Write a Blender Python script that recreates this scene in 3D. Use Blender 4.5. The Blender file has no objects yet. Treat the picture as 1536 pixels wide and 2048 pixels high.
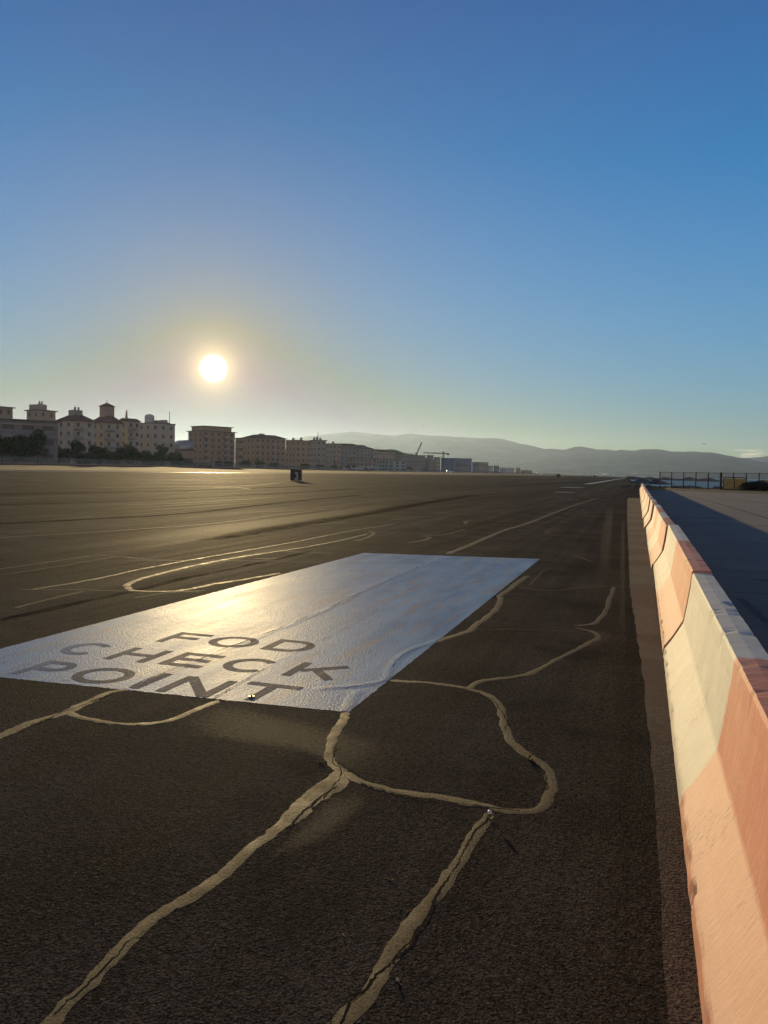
import bpy, bmesh, math, random
from mathutils import Vector, Matrix, noise
S = bpy.context.scene
COL = S.collection
R = math.radians
random.seed(7)

# ---------------------------------------------------------------- camera
H = 1.7
FPX = 1550.0
yaw, pitch, roll = R(18.444188), R(2.966708), R(1.0312127)
cf = Vector((-math.sin(yaw)*math.cos(pitch), math.cos(yaw)*math.cos(pitch), -math.sin(pitch)))
cr = Vector((math.cos(yaw), math.sin(yaw), 0)); cu = cr.cross(cf)
cr, cu = cr*math.cos(roll)+cu*math.sin(roll), -cr*math.sin(roll)+cu*math.cos(roll)
cam = bpy.data.cameras.new('camera'); co = bpy.data.objects.new('camera', cam); COL.objects.link(co); S.camera = co
co.matrix_world = Matrix(((cr.x, cu.x, -cf.x, 0), (cr.y, cu.y, -cf.y, 0), (cr.z, cu.z, -cf.z, H), (0, 0, 0, 1)))
cam.sensor_fit = 'VERTICAL'; cam.sensor_height = 34.6; cam.lens = FPX/2048*34.6
cam.clip_start = 0.05; cam.clip_end = 60000

# ---------------------------------------------------------------- sun, sky, exposure
SUN_AZ, SUN_EL = R(30.934), R(7.131)     # azimuth counted left of +Y
sun_dir = Vector((-math.sin(SUN_AZ)*math.cos(SUN_EL), math.cos(SUN_AZ)*math.cos(SUN_EL), math.sin(SUN_EL)))
sl = bpy.data.lights.new('sun', 'SUN'); so = bpy.data.objects.new('sun', sl); COL.objects.link(so)
sl.energy = 3.9; sl.angle = R(0.55); sl.color = (1.0, 0.74, 0.37)
so.rotation_euler = sun_dir.to_track_quat('Z', 'Y').to_euler()
S.view_settings.view_transform = 'Standard'; S.view_settings.look = 'None'
S.view_settings.gamma = 1; S.view_settings.use_curve_mapping = False
EXPO = 0.5
S.view_settings.exposure = EXPO
S.cycles.max_bounces = 6; S.cycles.volume_bounces = 0; S.cycles.caustics_reflective = False

class NT:
    """tiny node-building helper"""
    def __init__(s, tree): s.t = tree
    def n(s, typ, **kw):
        o = s.t.nodes.new(typ)
        for k, v in kw.items(): setattr(o, k, v)
        return o
    def put(s, sock, v):
        if hasattr(v, 'links') or hasattr(v, 'is_output'): s.t.links.new(v, sock)
        elif isinstance(v, (tuple, list)) and len(v) == 3 and sock.type == 'RGBA': sock.default_value = (*v, 1)
        else: sock.default_value = v
    def m(s, op, a, b=0.0, c=None, clamp=False):
        o = s.n('ShaderNodeMath', operation=op, use_clamp=clamp); s.put(o.inputs[0], a); s.put(o.inputs[1], b)
        if c is not None: s.put(o.inputs[2], c)
        return o.outputs[0]
    def vm(s, op, a, b):
        o = s.n('ShaderNodeVectorMath', operation=op); s.put(o.inputs[0], a); s.put(o.inputs[1], b)
        return o
    def sst(s, x, a, b):
        o = s.n('ShaderNodeMapRange', interpolation_type='SMOOTHSTEP'); s.put(o.inputs[0], x)
        s.put(o.inputs[1], a); s.put(o.inputs[2], b); return o.outputs[0]
    def rng(s, x, a, b, c, d):
        o = s.n('ShaderNodeMapRange'); s.put(o.inputs[0], x)
        for i, v in enumerate((a, b, c, d)): s.put(o.inputs[i+1], v)
        return o.outputs[0]
    def mix(s, f, a, b, mode='MIX'):
        o = s.n('ShaderNodeMix', data_type='RGBA', blend_type=mode); s.put(o.inputs[0], f)
        s.put(o.inputs[6], a); s.put(o.inputs[7], b); return o.outputs[2]
    def obj(s, scale=(1, 1, 1), loc=(0, 0, 0), rot=(0, 0, 0)):
        tc = s.n('ShaderNodeTexCoord'); mp = s.n('ShaderNodeMapping'); s.t.links.new(tc.outputs['Object'], mp.inputs[0])
        mp.inputs['Scale'].default_value = scale; mp.inputs['Location'].default_value = loc; mp.inputs['Rotation'].default_value = rot
        return mp.outputs[0]
    def noise(s, vec, scale, detail=3, rough=0.55, dist=0.0):
        o = s.n('ShaderNodeTexNoise'); s.put(o.inputs['Vector'], vec); o.inputs['Scale'].default_value = scale
        o.inputs['Detail'].default_value = detail; o.inputs['Roughness'].default_value = rough; o.inputs['Distortion'].default_value = dist
        return o.outputs[0]
    def voro(s, vec, scale, out='Distance', feature='F1'):
        o = s.n('ShaderNodeTexVoronoi', feature=feature); s.put(o.inputs['Vector'], vec); o.inputs['Scale'].default_value = scale
        return o.outputs[out]
    def bump(s, h, strength, dist, normal=None):
        o = s.n('ShaderNodeBump'); s.put(o.inputs['Height'], h); o.inputs['Strength'].default_value = strength
        o.inputs['Distance'].default_value = dist
        if normal is not None: s.put(o.inputs['Normal'], normal)
        return o.outputs[0]

w = bpy.data.worlds.new("World"); S.world = w; w.use_nodes = True
T = NT(w.node_tree); bg = w.node_tree.nodes['Background']
sky = T.n('ShaderNodeTexSky', sky_type='NISHITA', sun_disc=False)
sky.sun_elevation = SUN_EL; sky.sun_rotation = -SUN_AZ
sky.air_density = 1.0; sky.dust_density = 0.0; sky.ozone_density = 1.0
sep = T.n('ShaderNodeSeparateColor'); w.node_tree.links.new(sky.outputs[0], sep.inputs[0])
tc = T.n('ShaderNodeTexCoord'); dirv = tc.outputs['Generated']
dx = T.n('ShaderNodeSeparateXYZ'); w.node_tree.links.new(dirv, dx.inputs[0])
el = T.m('MINIMUM', T.m('MAXIMUM', dx.outputs[2], 0.0), 0.75)
ang = T.m('MULTIPLY', T.m('ARCCOSINE', T.m('MINIMUM', T.vm('DOT_PRODUCT', dirv, tuple(sun_dir)).outputs['Value'], 0.999999)), 180/math.pi)
def expo(x, k): return T.m('POWER', math.e, T.m('MULTIPLY', x, k))
wide = expo(ang, -1/13.0); halo = expo(ang, -1/.75)
disc = T.sst(ang, 1.05, 0.40); glow = expo(ang, -1/3.2)
anti_fill = T.m('MULTIPLY', T.sst(ang, 62, 100), expo(el, -1/.22))     # warm horizon glow added opposite the sun, out of view, to brighten building fronts
chan = []
CORR = ((0.166, -0.3411, -0.3597, -0.3866, -0.9082, 0.178), (0.0995, -0.2975, -0.2792, -0.1133, -1.5, 0.1012), (0.3514, -0.1823, -0.5743, -0.6437, -2.1, -0.0974))
lowlobe = T.m('MULTIPLY', wide, expo(el, -1/.08)); lobe5 = expo(ang, -1/5.0)
#        gain   pow    elev   wide   halo  disc
for i, (g, p, e, l, h, d) in enumerate(((0.47, 0.07, -9.6, 0.41, 2.4, 8), (0.52, 0.05, -3.5, 0.205, 1.9, 7.5), (0.32, 0.25, -.35, -0.04, 0.8, 6))):
    v = T.m('MULTIPLY', T.m('MULTIPLY', T.m('POWER', T.m('MAXIMUM', sep.outputs[i], 0.001), p), g), expo(el, e))
    v = T.m('ADD', v, T.m('MULTIPLY', wide, l+CORR[i][1])); v = T.m('ADD', v, CORR[i][0]); v = T.m('ADD', v, T.m('MULTIPLY', expo(el, -1/.12), CORR[i][2])); v = T.m('ADD', v, T.m('ADD', T.m('MULTIPLY', lowlobe, CORR[i][4]), T.m('MULTIPLY', lobe5, CORR[i][5]))); v = T.m('MAXIMUM', T.m('ADD', v, T.m('MULTIPLY', el, CORR[i][3])), (.03, .06, .15)[i]); v = T.m('ADD', v, T.m('MULTIPLY', halo, h)); v = T.m('ADD', v, T.m('MULTIPLY', glow, (.30, .22, .08)[i])); v = T.m('ADD', v, T.m('MULTIPLY', anti_fill, (1.15, .62, .29)[i])); v = T.m('ADD', v, T.m('MULTIPLY', disc, d))
    chan.append(v)
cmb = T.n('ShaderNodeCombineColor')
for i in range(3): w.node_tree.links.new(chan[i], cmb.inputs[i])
# low bank of cloud resting on the far ridge (part of the sky)
mp = T.n('ShaderNodeMapping'); w.node_tree.links.new(dirv, mp.inputs[0]); mp.inputs['Scale'].default_value = (22, 22, 150)
cn = T.noise(mp.outputs[0], 1.0, 5, 0.6)
elr = T.m('SUBTRACT', dx.outputs[2], 0.0305)
band = T.m('MULTIPLY', T.sst(elr, -0.02, -0.004), T.sst(elr, 0.0045, 0.0))
az = T.m('ARCTAN2', dx.outputs[0], dx.outputs[1])
band = T.m('MULTIPLY', band, T.sst(az, R(3.6), R(5.2)))
cl = T.m('MULTIPLY', band, T.sst(cn, 0.42, 0.56), clamp=True)
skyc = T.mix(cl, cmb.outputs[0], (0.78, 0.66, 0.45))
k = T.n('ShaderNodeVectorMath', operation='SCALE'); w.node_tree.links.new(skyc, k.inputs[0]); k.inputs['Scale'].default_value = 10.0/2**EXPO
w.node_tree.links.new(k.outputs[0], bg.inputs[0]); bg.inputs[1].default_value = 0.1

# ---------------------------------------------------------------- geometry helpers
PROF = [(-25, 0.0), (-60, .5), (-80, .9), (-110, 1.7), (-150, 2.05), (-1e9, 2.05)]
def zg(x):
    if x >= -25: return 0.0
    for (a, za), (b, zb) in zip(PROF, PROF[1:]):
        if x >= b: return za+(zb-za)*(a-x)/(a-b)
    return 2.05
def ray(px, py): return (cf+cr*((px-768)/FPX)+cu*((1024-py)/FPX)).normalized()
def G(px, py, off=0.0):
    """surveyed ground point seen at photo pixel px,py"""
    d = ray(px, py); t = (0-H)/d.z if d.z < 0 else 500.0
    lo, hi = 0.0, min(abs(t), 4000)
    for _ in range(50):
        m = (lo+hi)/2
        if H+m*d.z > zg(m*d.x): lo = m
        else: hi = m
    return Vector((lo*d.x, lo*d.y, zg(lo*d.x)+off))
def AZ(px, z=0, py=950, dist=None):
    d = ray(px, py); d.z = 0; d.normalize(); return Vector((d.x*dist, d.y*dist, z))
def LAT(px, py, L):
    """point at lateral distance L left of the taxiway line"""
    d = ray(px, py); t = -L/d.x; return Vector((-L, t*d.y, H+t*d.z))

def link(name, me, mats=(), parent=None):
    o = bpy.data.objects.new(name, me); COL.objects.link(o)
    for m_ in (mats if isinstance(mats, (list, tuple)) else [mats]):
        if m_ is not None: me.materials.append(m_)
    if parent is not None: o.parent = parent
    return o
def mesh(name, verts, faces, mats=(), parent=None, smooth=False):
    me = bpy.data.meshes.new(name); me.from_pydata([tuple(v) for v in verts], [], faces); me.update()
    if smooth: me.polygons.foreach_set('use_smooth', [True]*len(me.polygons))
    return link(name, me, mats, parent)
def tag(o, label=None, cat=None, group=None, kind=None):
    if label: o['label'] = label
    if cat: o['category'] = cat
    if group: o['group'] = group
    if kind: o['kind'] = kind
    return o
def empty(name, loc, rz=0):
    o = bpy.data.objects.new(name, None); COL.objects.link(o); o.location = loc; o.rotation_euler = (0, 0, rz); o.empty_display_size = .1
    return o
class MB:
    def __init__(s): s.v = []; s.f = []
    def box(s, x0, x1, y0, y1, z0, z1):
        b = len(s.v); s.v += [(x, y, z) for z in (z0, z1) for y in (y0, y1) for x in (x0, x1)]
        s.f += [tuple(b+i for i in q) for q in ((0, 2, 3, 1), (4, 5, 7, 6), (0, 1, 5, 4), (2, 6, 7, 3), (0, 4, 6, 2), (1, 3, 7, 5))]; return s
    def bar(s, a, b, w_, n=6, w2=None):
        a = Vector(a); b = Vector(b); w2 = w_ if w2 is None else w2; d = (b-a).normalized(); u = d.orthogonal().normalized(); v = d.cross(u); k0 = len(s.v)
        for p, r in ((a, w_), (b, w2)):
            for i in range(n): t = 2*math.pi*i/n; s.v.append(tuple(p+(u*math.cos(t)+v*math.sin(t))*r))
        for i in range(n): j = (i+1) % n; s.f.append((k0+i, k0+j, k0+n+j, k0+n+i))
        s.f.append(tuple(k0+i for i in reversed(range(n)))); s.f.append(tuple(k0+n+i for i in range(n))); return s
    def prism(s, pts, d):
        """convex polygon pts extruded by vector d"""
        k0 = len(s.v); n = len(pts); d = Vector(d)
        s.v += [tuple(p) for p in pts]+[tuple(Vector(p)+d) for p in pts]
        s.f.append(tuple(k0+i for i in reversed(range(n)))); s.f.append(tuple(k0+n+i for i in range(n)))
        for i in range(n): j = (i+1) % n; s.f.append((k0+i, k0+j, k0+n+j, k0+n+i))
        return s
    def hip(s, x0, x1, y0, y1, z0, z1, inset):
        k0 = len(s.v); s.v += [(x0, y0, z0), (x1, y0, z0), (x1, y1, z0), (x0, y1, z0)]
        i = min(inset, (x1-x0)/2-.05, (y1-y0)/2-.05)
        s.v += [(x0+i, y0+i, z1), (x1-i, y0+i, z1), (x1-i, y1-i, z1), (x0+i, y1-i, z1)]
        s.f += [tuple(k0+q for q in f) for f in ((0, 3, 2, 1), (4, 5, 6, 7), (0, 1, 5, 4), (1, 2, 6, 5), (2, 3, 7, 6), (3, 0, 4, 7))]; return s
    def me(s, name):
        m_ = bpy.data.meshes.new(name); m_.from_pydata(s.v, [], s.f); m_.update(); return m_
    def build(s, name, mats, parent=None, smooth=False):
        m_ = s.me(name)
        if smooth: m_.polygons.foreach_set('use_smooth', [True]*len(m_.polygons))
        bm = bmesh.new(); bm.from_mesh(m_); bmesh.ops.recalc_face_normals(bm, faces=bm.faces); bm.to_mesh(m_); bm.free()
        return link(name, m_, mats, parent)

# ---------------------------------------------------------------- materials
def newmat(name):
    m_ = bpy.data.materials.new(name); m_.use_nodes = True; t = NT(m_.node_tree); return m_, t, m_.node_tree.nodes['Principled BSDF']
def setp(t, b, base=None, rough=None, spec=None, normal=None, metal=None):
    if base is not None: t.put(b.inputs['Base Color'], base)
    if rough is not None: t.put(b.inputs['Roughness'], rough)
    if spec is not None: t.put(b.inputs['Specular IOR Level'], spec)
    if metal is not None: t.put(b.inputs['Metallic'], metal)
    if normal is not None: t.put(b.inputs['Normal'], normal)
def plain(name, c, rough=.7, var=.25, scale=1.5, spec=.3, bump=0, metal=0):
    m_, t, b = newmat(name); v = t.obj(); n1 = t.noise(v, scale, 4)
    dark = tuple(x*(1-var) for x in c); lite = tuple(min(1, x*(1+var)) for x in c)
    setp(t, b, t.mix(t.sst(n1, .3, .7), dark, lite), rough, spec, t.bump(t.noise(v, scale*8, 3), .4, bump) if bump else None, metal)
    return m_

def asphalt_nodes(t, tint=(1, 1, 1), lift=1.0, grain=1.0):
    v = t.obj(); st = t.obj(scale=(1.0, .018, 1.0)); st2 = t.obj(scale=(.16, .004, 1))
    fine = t.noise(v, 130, 3, .75); mid = t.noise(v, 34, 3); big = t.noise(v, .55, 4, .6); strk = t.noise(st, 2.6, 4, .6); strk2 = t.noise(st2, 1.0, 3)
    a = t.rng(fine, .34, .68, .12, 2.3); a = t.m('MULTIPLY', a, t.rng(mid, .3, .7, .6, 1.4)); a = t.m('MULTIPLY', a, t.rng(big, .3, .7, .6, 1.4))
    a = t.m('MULTIPLY', a, t.rng(strk, .32, .68, .6, 1.45)); a = t.m('MULTIPLY', a, t.rng(strk2, .35, .65, .55, 1.5))
    c = t.mix(t.noise(v, 1.3, 2), tuple(.042*lift*x for x in (1.0*tint[0], .88*tint[1], .72*tint[2])), tuple(.042*lift*x for x in (1.05*tint[0], .95*tint[1], .72*tint[2])))
    sc = t.n('ShaderNodeVectorMath', operation='SCALE'); t.put(sc.inputs[0], c); t.put(sc.inputs['Scale'], a)
    stone = t.voro(v, 95, 'Color'); sc2 = t.n('ShaderNodeSeparateColor'); t.put(sc2.inputs[0], stone)
    sc_o = t.mix(t.m('MULTIPLY', t.m('GREATER_THAN', sc2.outputs[0], .80), .55), sc.outputs[0], (.11, .085, .06))
    sc_o = t.mix(t.m('MULTIPLY', t.m('GREATER_THAN', sc2.outputs[1], .82), .6), sc_o, (.009, .009, .009))
    sc_o = t.mix(t.m('MULTIPLY', t.sst(t.noise(v, .9, 5, .7), .52, .66), .45), sc_o, (.016, .014, .012))
    chip = t.m('GREATER_THAN', t.noise(v, 160, 0), .80)
    base = t.mix(chip, sc_o, (.17, .15, .11))
    hgt = t.m('ADD', t.m('MULTIPLY', fine, .8), t.m('MULTIPLY', t.voro(v, 85), .9)); hgt = t.m('ADD', hgt, t.m('MULTIPLY', mid, .8))
    hgt = t.m('ADD', hgt, t.m('MULTIPLY', t.noise(v, 9, 2), 1.2))
    return base, hgt, strk
asphalt, t, b = newmat('weathered_asphalt'); base, hgt, strk = asphalt_nodes(t)
setp(t, b, base, t.rng(strk, .3, .7, .75, .95), .004, t.bump(hgt, 1.0, .0095))

seal_m, t, b = newmat('bitumen_crack_seal'); v = t.obj()
n1 = t.noise(v, 75, 5, .8); n2 = t.noise(v, 6, 3)
crumb = t.m('MULTIPLY', t.sst(t.noise(v, 150, 3, .8), .50, .62), .65)
setp(t, b, t.mix(crumb, t.mix(t.m('MULTIPLY', t.sst(n1, .38, .62), t.rng(n2, .35, .65, .35, 1)), (.06, .044, .023), (.25, .185, .095)), (.03, .024, .015)), t.rng(n2, .3, .7, .6, .8), .06, t.bump(t.m('ADD', n1, t.m('MULTIPLY', n2, .6)), .9, .008))
thin_m, t, b = newmat('pale_joint_seal'); v = t.obj(); n1 = t.noise(v, 8, 4)
setp(t, b, t.mix(n1, (.055, .045, .03), (.18, .14, .085)), .8, .01, t.bump(t.noise(v, 70, 3), .5, .004))
dark_m = plain('dark_rubber_mark', (.012, .010, .008), 1.0, .4, 3, .0)
b_ = dark_m.node_tree; tt_ = NT(b_); trn = tt_.n('ShaderNodeBsdfTransparent'); mxs = tt_.n('ShaderNodeMixShader')
tt_.put(mxs.inputs[0], tt_.rng(tt_.noise(tt_.obj(scale=(1, .25, 1)), 5, 5, .8), .35, .65, .0, .6)); tt_.put(mxs.inputs[1], trn.outputs[0]); tt_.put(mxs.inputs[2], b_.nodes['Principled BSDF'].outputs[0]); b_.links.new(mxs.outputs[0], b_.nodes['Material Output'].inputs[0])
crack_m = plain('open_crack', (.008, .006, .004), .95, .2, 20, .05)

def paint_nodes(name, c1, c2, rough=.5):
    m_, t, b = newmat(name); v = t.obj(); st = t.obj(scale=(1, .09, 1), rot=(0, 0, R(-62))); st2 = t.obj(scale=(1, .22, 1))
    n1 = t.noise(st2, 3.0, 5, .65); n2 = t.noise(st, 7, 4, .6); fine = t.noise(v, 150, 3, .7)
    c = t.mix(t.sst(n1, .32, .68), c1, c2); c = t.mix(t.m('MULTIPLY', t.sst(n2, .50, .68), .6), c, (.42, .33, .24))
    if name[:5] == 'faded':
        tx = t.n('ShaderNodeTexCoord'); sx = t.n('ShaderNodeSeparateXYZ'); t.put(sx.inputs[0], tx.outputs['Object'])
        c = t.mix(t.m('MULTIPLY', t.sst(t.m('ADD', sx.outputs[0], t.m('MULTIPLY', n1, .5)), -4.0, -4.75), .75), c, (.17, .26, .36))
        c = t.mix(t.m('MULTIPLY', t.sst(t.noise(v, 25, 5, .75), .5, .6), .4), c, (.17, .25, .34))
    c = t.mix(t.m('MULTIPLY', t.sst(fine, .54, .66), .7), c, tuple(x*.3 for x in c1))
    c = t.mix(t.m('MULTIPLY', t.sst(t.noise(v, 4.5, 6, .75), .58, .68), .5), c, tuple(x*.45 for x in c1))
    h = t.m('ADD', t.m('MULTIPLY', t.voro(v, 75), .6), t.m('MULTIPLY', t.noise(v, 46, 3), .9)); h = t.m('ADD', h, t.m('MULTIPLY', fine, .35))
    setp(t, b, c, t.rng(n1, .3, .7, rough-.02, rough+.08), .010, t.bump(h, .8, .0065)); return m_
panel_m = paint_nodes('worn_white_paint', (.215, .325, .44), (.32, .46, .56))
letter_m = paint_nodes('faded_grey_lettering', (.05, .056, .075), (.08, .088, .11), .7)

def barrier_mat():
    m_, t, b = newmat('painted_concrete'); v = t.obj(); tcn = t.n('ShaderNodeTexCoord'); sx = t.n('ShaderNodeSeparateXYZ'); t.put(sx.inputs[0], tcn.outputs['Object'])
    at = t.n('ShaderNodeAttribute', attribute_name='half'); 
    edge = t.m('ADD', at.outputs['Fac'], t.m('MULTIPLY', t.m('SUBTRACT', t.noise(v, 25, 3), .5), .012))
    isw = t.sst(edge, .498, .503)
    wv = t.obj(scale=(1, 9, 1.4), rot=(R(38), 0, 0)); brush = t.noise(wv, 4.5, 4, .65); blot = t.noise(v, 2.1, 5, .6); sp = t.noise(v, 38, 3, .7)
    red = t.mix(t.sst(blot, .35, .7), (.50, .185, .125), (.58, .26, .18)); red = t.mix(t.m('MULTIPLY', t.sst(brush, .5, .72), .5), red, (.66, .40, .29))
    # lower slope is scuffed paler than the upper face
    low = t.sst(sx.outputs[2], .345, .32); low = t.m('MULTIPLY', low, t.sst(sx.outputs[2], .07, .085))
    red = t.mix(t.m('MULTIPLY', low, .62), red, (.72, .49, .35))
    wht = t.mix(t.sst(blot, .3, .7), (.50, .49, .42), (.60, .59, .50)); wht = t.mix(t.m('MULTIPLY', t.sst(brush, .52, .7), .5), wht, (.68, .66, .52))
    wht = t.mix(t.m('MULTIPLY', low, .3), wht, (.72, .65, .48))
    c = t.mix(isw, red, wht)
    dirt = t.m('MULTIPLY', t.sst(t.noise(t.obj(scale=(1, 7, 1.2), rot=(R(38), 0, 0)), 16, 4, .75), .53, .63), t.sst(t.noise(v, 2.2, 3), .48, .62)); c = t.mix(t.m('MULTIPLY', dirt, .75), c, (.16, .13, .10))
    dr = t.m('MULTIPLY', t.sst(sx.outputs[2], .16, .0), t.rng(sp, .3, .7, .1, .6)); c = t.mix(dr, c, (.28, .17, .11))
    ch = t.n('ShaderNodeAttribute', attribute_name='chip'); c = t.mix(t.m('MULTIPLY', t.sst(t.m('ADD', ch.outputs['Fac'], t.m('MULTIPLY', t.m('SUBTRACT', t.noise(v, 45, 4, .7), .5), 1.6)), .45, .7), .8), c, t.mix(sp, (.20, .11, .07), (.50, .38, .26)))
    h = t.m('ADD', t.m('MULTIPLY', sp, .5), t.m('MULTIPLY', brush, .8))
    setp(t, b, c, .72, .3, t.bump(h, .45, .006)); return m_
barrier_m = barrier_mat()

strip_m, t, b = newmat('stained_concrete_strip'); v = t.obj(); base, hgt, strk = asphalt_nodes(t, (1.25, 1.0, .95), 1.6)
tcn = t.n('ShaderNodeTexCoord'); sx = t.n('ShaderNodeSeparateXYZ'); t.put(sx.inputs[0], tcn.outputs['Object'])
wob = t.m('ADD', sx.outputs[1], t.m('MULTIPLY', t.noise(v, 1.2, 3), 2.4)); bandn = t.n('ShaderNodeTexNoise', noise_dimensions='1D'); t.put(bandn.inputs['W'], wob); bandn.inputs['Scale'].default_value = .42; bandn.inputs['Detail'].default_value = 2
far = t.sst(wob, 5.0, 8.5)
bc = t.mix(t.sst(bandn.outputs[0], .44, .56), (.125, .072, .056), (.16, .13, .092)); bc = t.mix(t.sst(t.noise(v, 14, 4, .7), .35, .7), t.mix(.45, bc, (.05, .04, .03)), bc)
setp(t, b, t.mix(t.m('MULTIPLY', far, .85), base, bc), .9, .1, t.bump(hgt, .6, .006))

apron_m, t, b = newmat('apron_concrete'); v = t.obj(); n1 = t.noise(v, .35, 5, .6); n2 = t.noise(v, 22, 4, .7); st = t.noise(t.obj(scale=(1, .15, 1)), 1.1, 4)
c = t.mix(t.sst(n1, .3, .7), (.085, .078, .066), (.14, .126, .105)); c = t.mix(t.m('MULTIPLY', t.sst(st, .45, .7), .4), c, (.17, .14, .115)); c = t.mix(t.m('MULTIPLY', t.sst(n2, .5, .75), .3), c, (.05, .045, .04))
setp(t, b, c, .8, .25, t.bump(n2, .5, .005))
runway_m, t, b = newmat('runway_surface'); v = t.obj(scale=(.4, .02, 1)); n1 = t.noise(v, 2, 4)
setp(t, b, t.mix(n1, (.072, .052, .034), (.11, .08, .052)), .9, .03)
mark_m = plain('white_marking_paint', (.60, .60, .57), .5, .25, 3, .4)
soil_m = plain('verge_soil', (.055, .05, .03), .95, .4, .5, .1)
rock_m = plain('wet_dark_rock', (.035, .034, .032), .85, .5, .7, .3, bump=.1)
water_m, t, b = newmat('sea_water'); v = t.obj(scale=(1, 1, 1))
h = t.m('ADD', t.noise(v, .9, 4, .6), t.m('MULTIPLY', t.noise(v, .12, 3), 2.0))
setp(t, b, (.018, .05, .07), .3, .28, t.bump(h, 1.0, .9))
hill_m, t, b = newmat('scrub_hillside'); v = t.obj(); n1 = t.noise(v, .0035, 7, .68); n2 = t.noise(v, .011, 4)
setp(t, b, t.mix(t.m('MULTIPLY', t.sst(n1, .35, .65), t.rng(n2, .3, .7, .6, 1)), (.016, .025, .036), (.075, .08, .085)), 1.0, .0)

def leafmat(name, a, c):
    m_, t, b = newmat(name); oi = t.n('ShaderNodeObjectInfo'); v = t.obj()
    n1 = t.noise(v, 1.1, 3); mixc = t.mix(t.sst(n1, .35, .65), a, c); setp(t, b, mixc, .7, .2)
    tr = t.n('ShaderNodeBsdfTranslucent'); t.put(tr.inputs[0], mixc); ms = t.n('ShaderNodeMixShader'); ms.inputs[0].default_value = .3
    out = m_.node_tree.nodes['Material Output']; t.put(ms.inputs[1], b.outputs[0]); t.put(ms.inputs[2], tr.outputs[0]); m_.node_tree.links.new(ms.outputs[0], out.inputs[0]); return m_
leaf_m = leafmat('evergreen_leaves', (.025, .04, .016), (.075, .10, .035)); leaf2_m = leafmat('olive_leaves', (.04, .05, .03), (.10, .11, .055))
bark_m = plain('bark', (.09, .065, .045), .9, .3, 4, .1)
WALLS = {}
def wallmat(key, c, var=.12):
    if key not in WALLS:
        m_, t, b = newmat('wall_'+key); v = t.obj(); n1 = t.noise(v, .25, 5, .6); st = t.noise(t.obj(scale=(1, 1, .12)), 1.3, 4)
        cc = t.mix(t.sst(n1, .3, .7), tuple(x*(1-var) for x in c), c); cc = t.mix(t.m('MULTIPLY', t.sst(st, .5, .72), .35), cc, tuple(x*.6 for x in c)); setp(t, b, cc, .85, .2)
        WALLS[key] = m_
    return WALLS[key]
tile_m = plain('terracotta_roof', (.17, .10, .07), .85, .25, .8, .2)
flat_m = plain('roof_slab', (.13, .12, .11), .8, .2, .5, .3)
glass_m, t, b = newmat('window_glass'); setp(t, b, (.11, .09, .075), .5, .3)
frame_m = plain('white_window_frame', (.5, .5, .48), .6, .1)
rail_m = plain('balcony_slab', (.3, .28, .26), .7, .15)
steel_m = plain('dark_steel', (.018, .018, .018), .8, .2, 4, .08)
galv_m = plain('galvanised_steel', (.28, .28, .27), .5, .2, 4, .5, metal=.5)
white_m = plain('white_vehicle_paint', (.72, .72, .72), .3, .04, 2, .5)
black_m = plain('black_sign_face', (.018, .016, .016), .5, .3, 6, .4)
signw_m = plain('white_sign_digit', (.5, .5, .52), .5, .1, 6, .4)
reed_m = plain('dry_reed_screen', (.42, .30, .10), .9, .35, 9, .1)
rubber_m = plain('tyre_rubber', (.02, .02, .02), .8, .2, 5, .2)

# ---------------------------------------------------------------- terrain and water
def coast(y):
    pts = [(-400, 90), (126, 90), (133, 40), (138, 12), (146, 1), (225, -3.6), (300, -5), (700, -14), (1200, -24), (1750, -40)]
    for (a, xa), (b_, xb) in zip(pts, pts[1:]):
        if y <= b_: return xa+(xb-xa)*(y-a)/(b_-a)
    return -40
ys = [-400, -200, -100, -40, -10]+[i*3 for i in range(0, 50)]+[150+i*12 for i in range(0, 30)]+[520+i*60 for i in range(21)]+[1750]
ys = sorted(set(ys)); xl = [-3500, -800, -300, -200, -150, -130, -110, -95, -80, -70, -60, -40, -25, -12]
V = []; F = []
for y in ys:
    c = coast(y); row = [x for x in xl]+[min(-6, c-2) if c < -4 else -6, min(c, c)]
    row[-2] = min(row[-2], c-2)
    wb = noise.noise(Vector((y*.05, 3, 0)))*.4*(1 if y > 146 else 0)
    V += [(x, y, zg(x)) for x in row[:-1]]+[(c+wb, y, 0), (c+wb+2.2, y, -.9), (c+wb+5, y, -3.0)]
n = len(xl)+4
for j in range(len(ys)-1):
    for i in range(n-1): a = j*n+i; F.append((a, a+1, a+n+1, a+n))
k0 = len(V); V += [(V[(len(ys)-1)*n+i][0], 1756, -3.0) for i in range(n)]; a = (len(ys)-1)*n
for i in range(n-1): F.append((a+i, a+i+1, k0+i+1, k0+i))
tag(mesh('ground', V, F, asphalt), kind='structure')
tag(mesh('sea', [(-11800, -1300, -1.5), (11800, -1300, -1.5), (11800, 12800, -1.5), (-11800, 12800, -1.5)], [(0, 1, 2, 3)], water_m), kind='structure')

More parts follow.
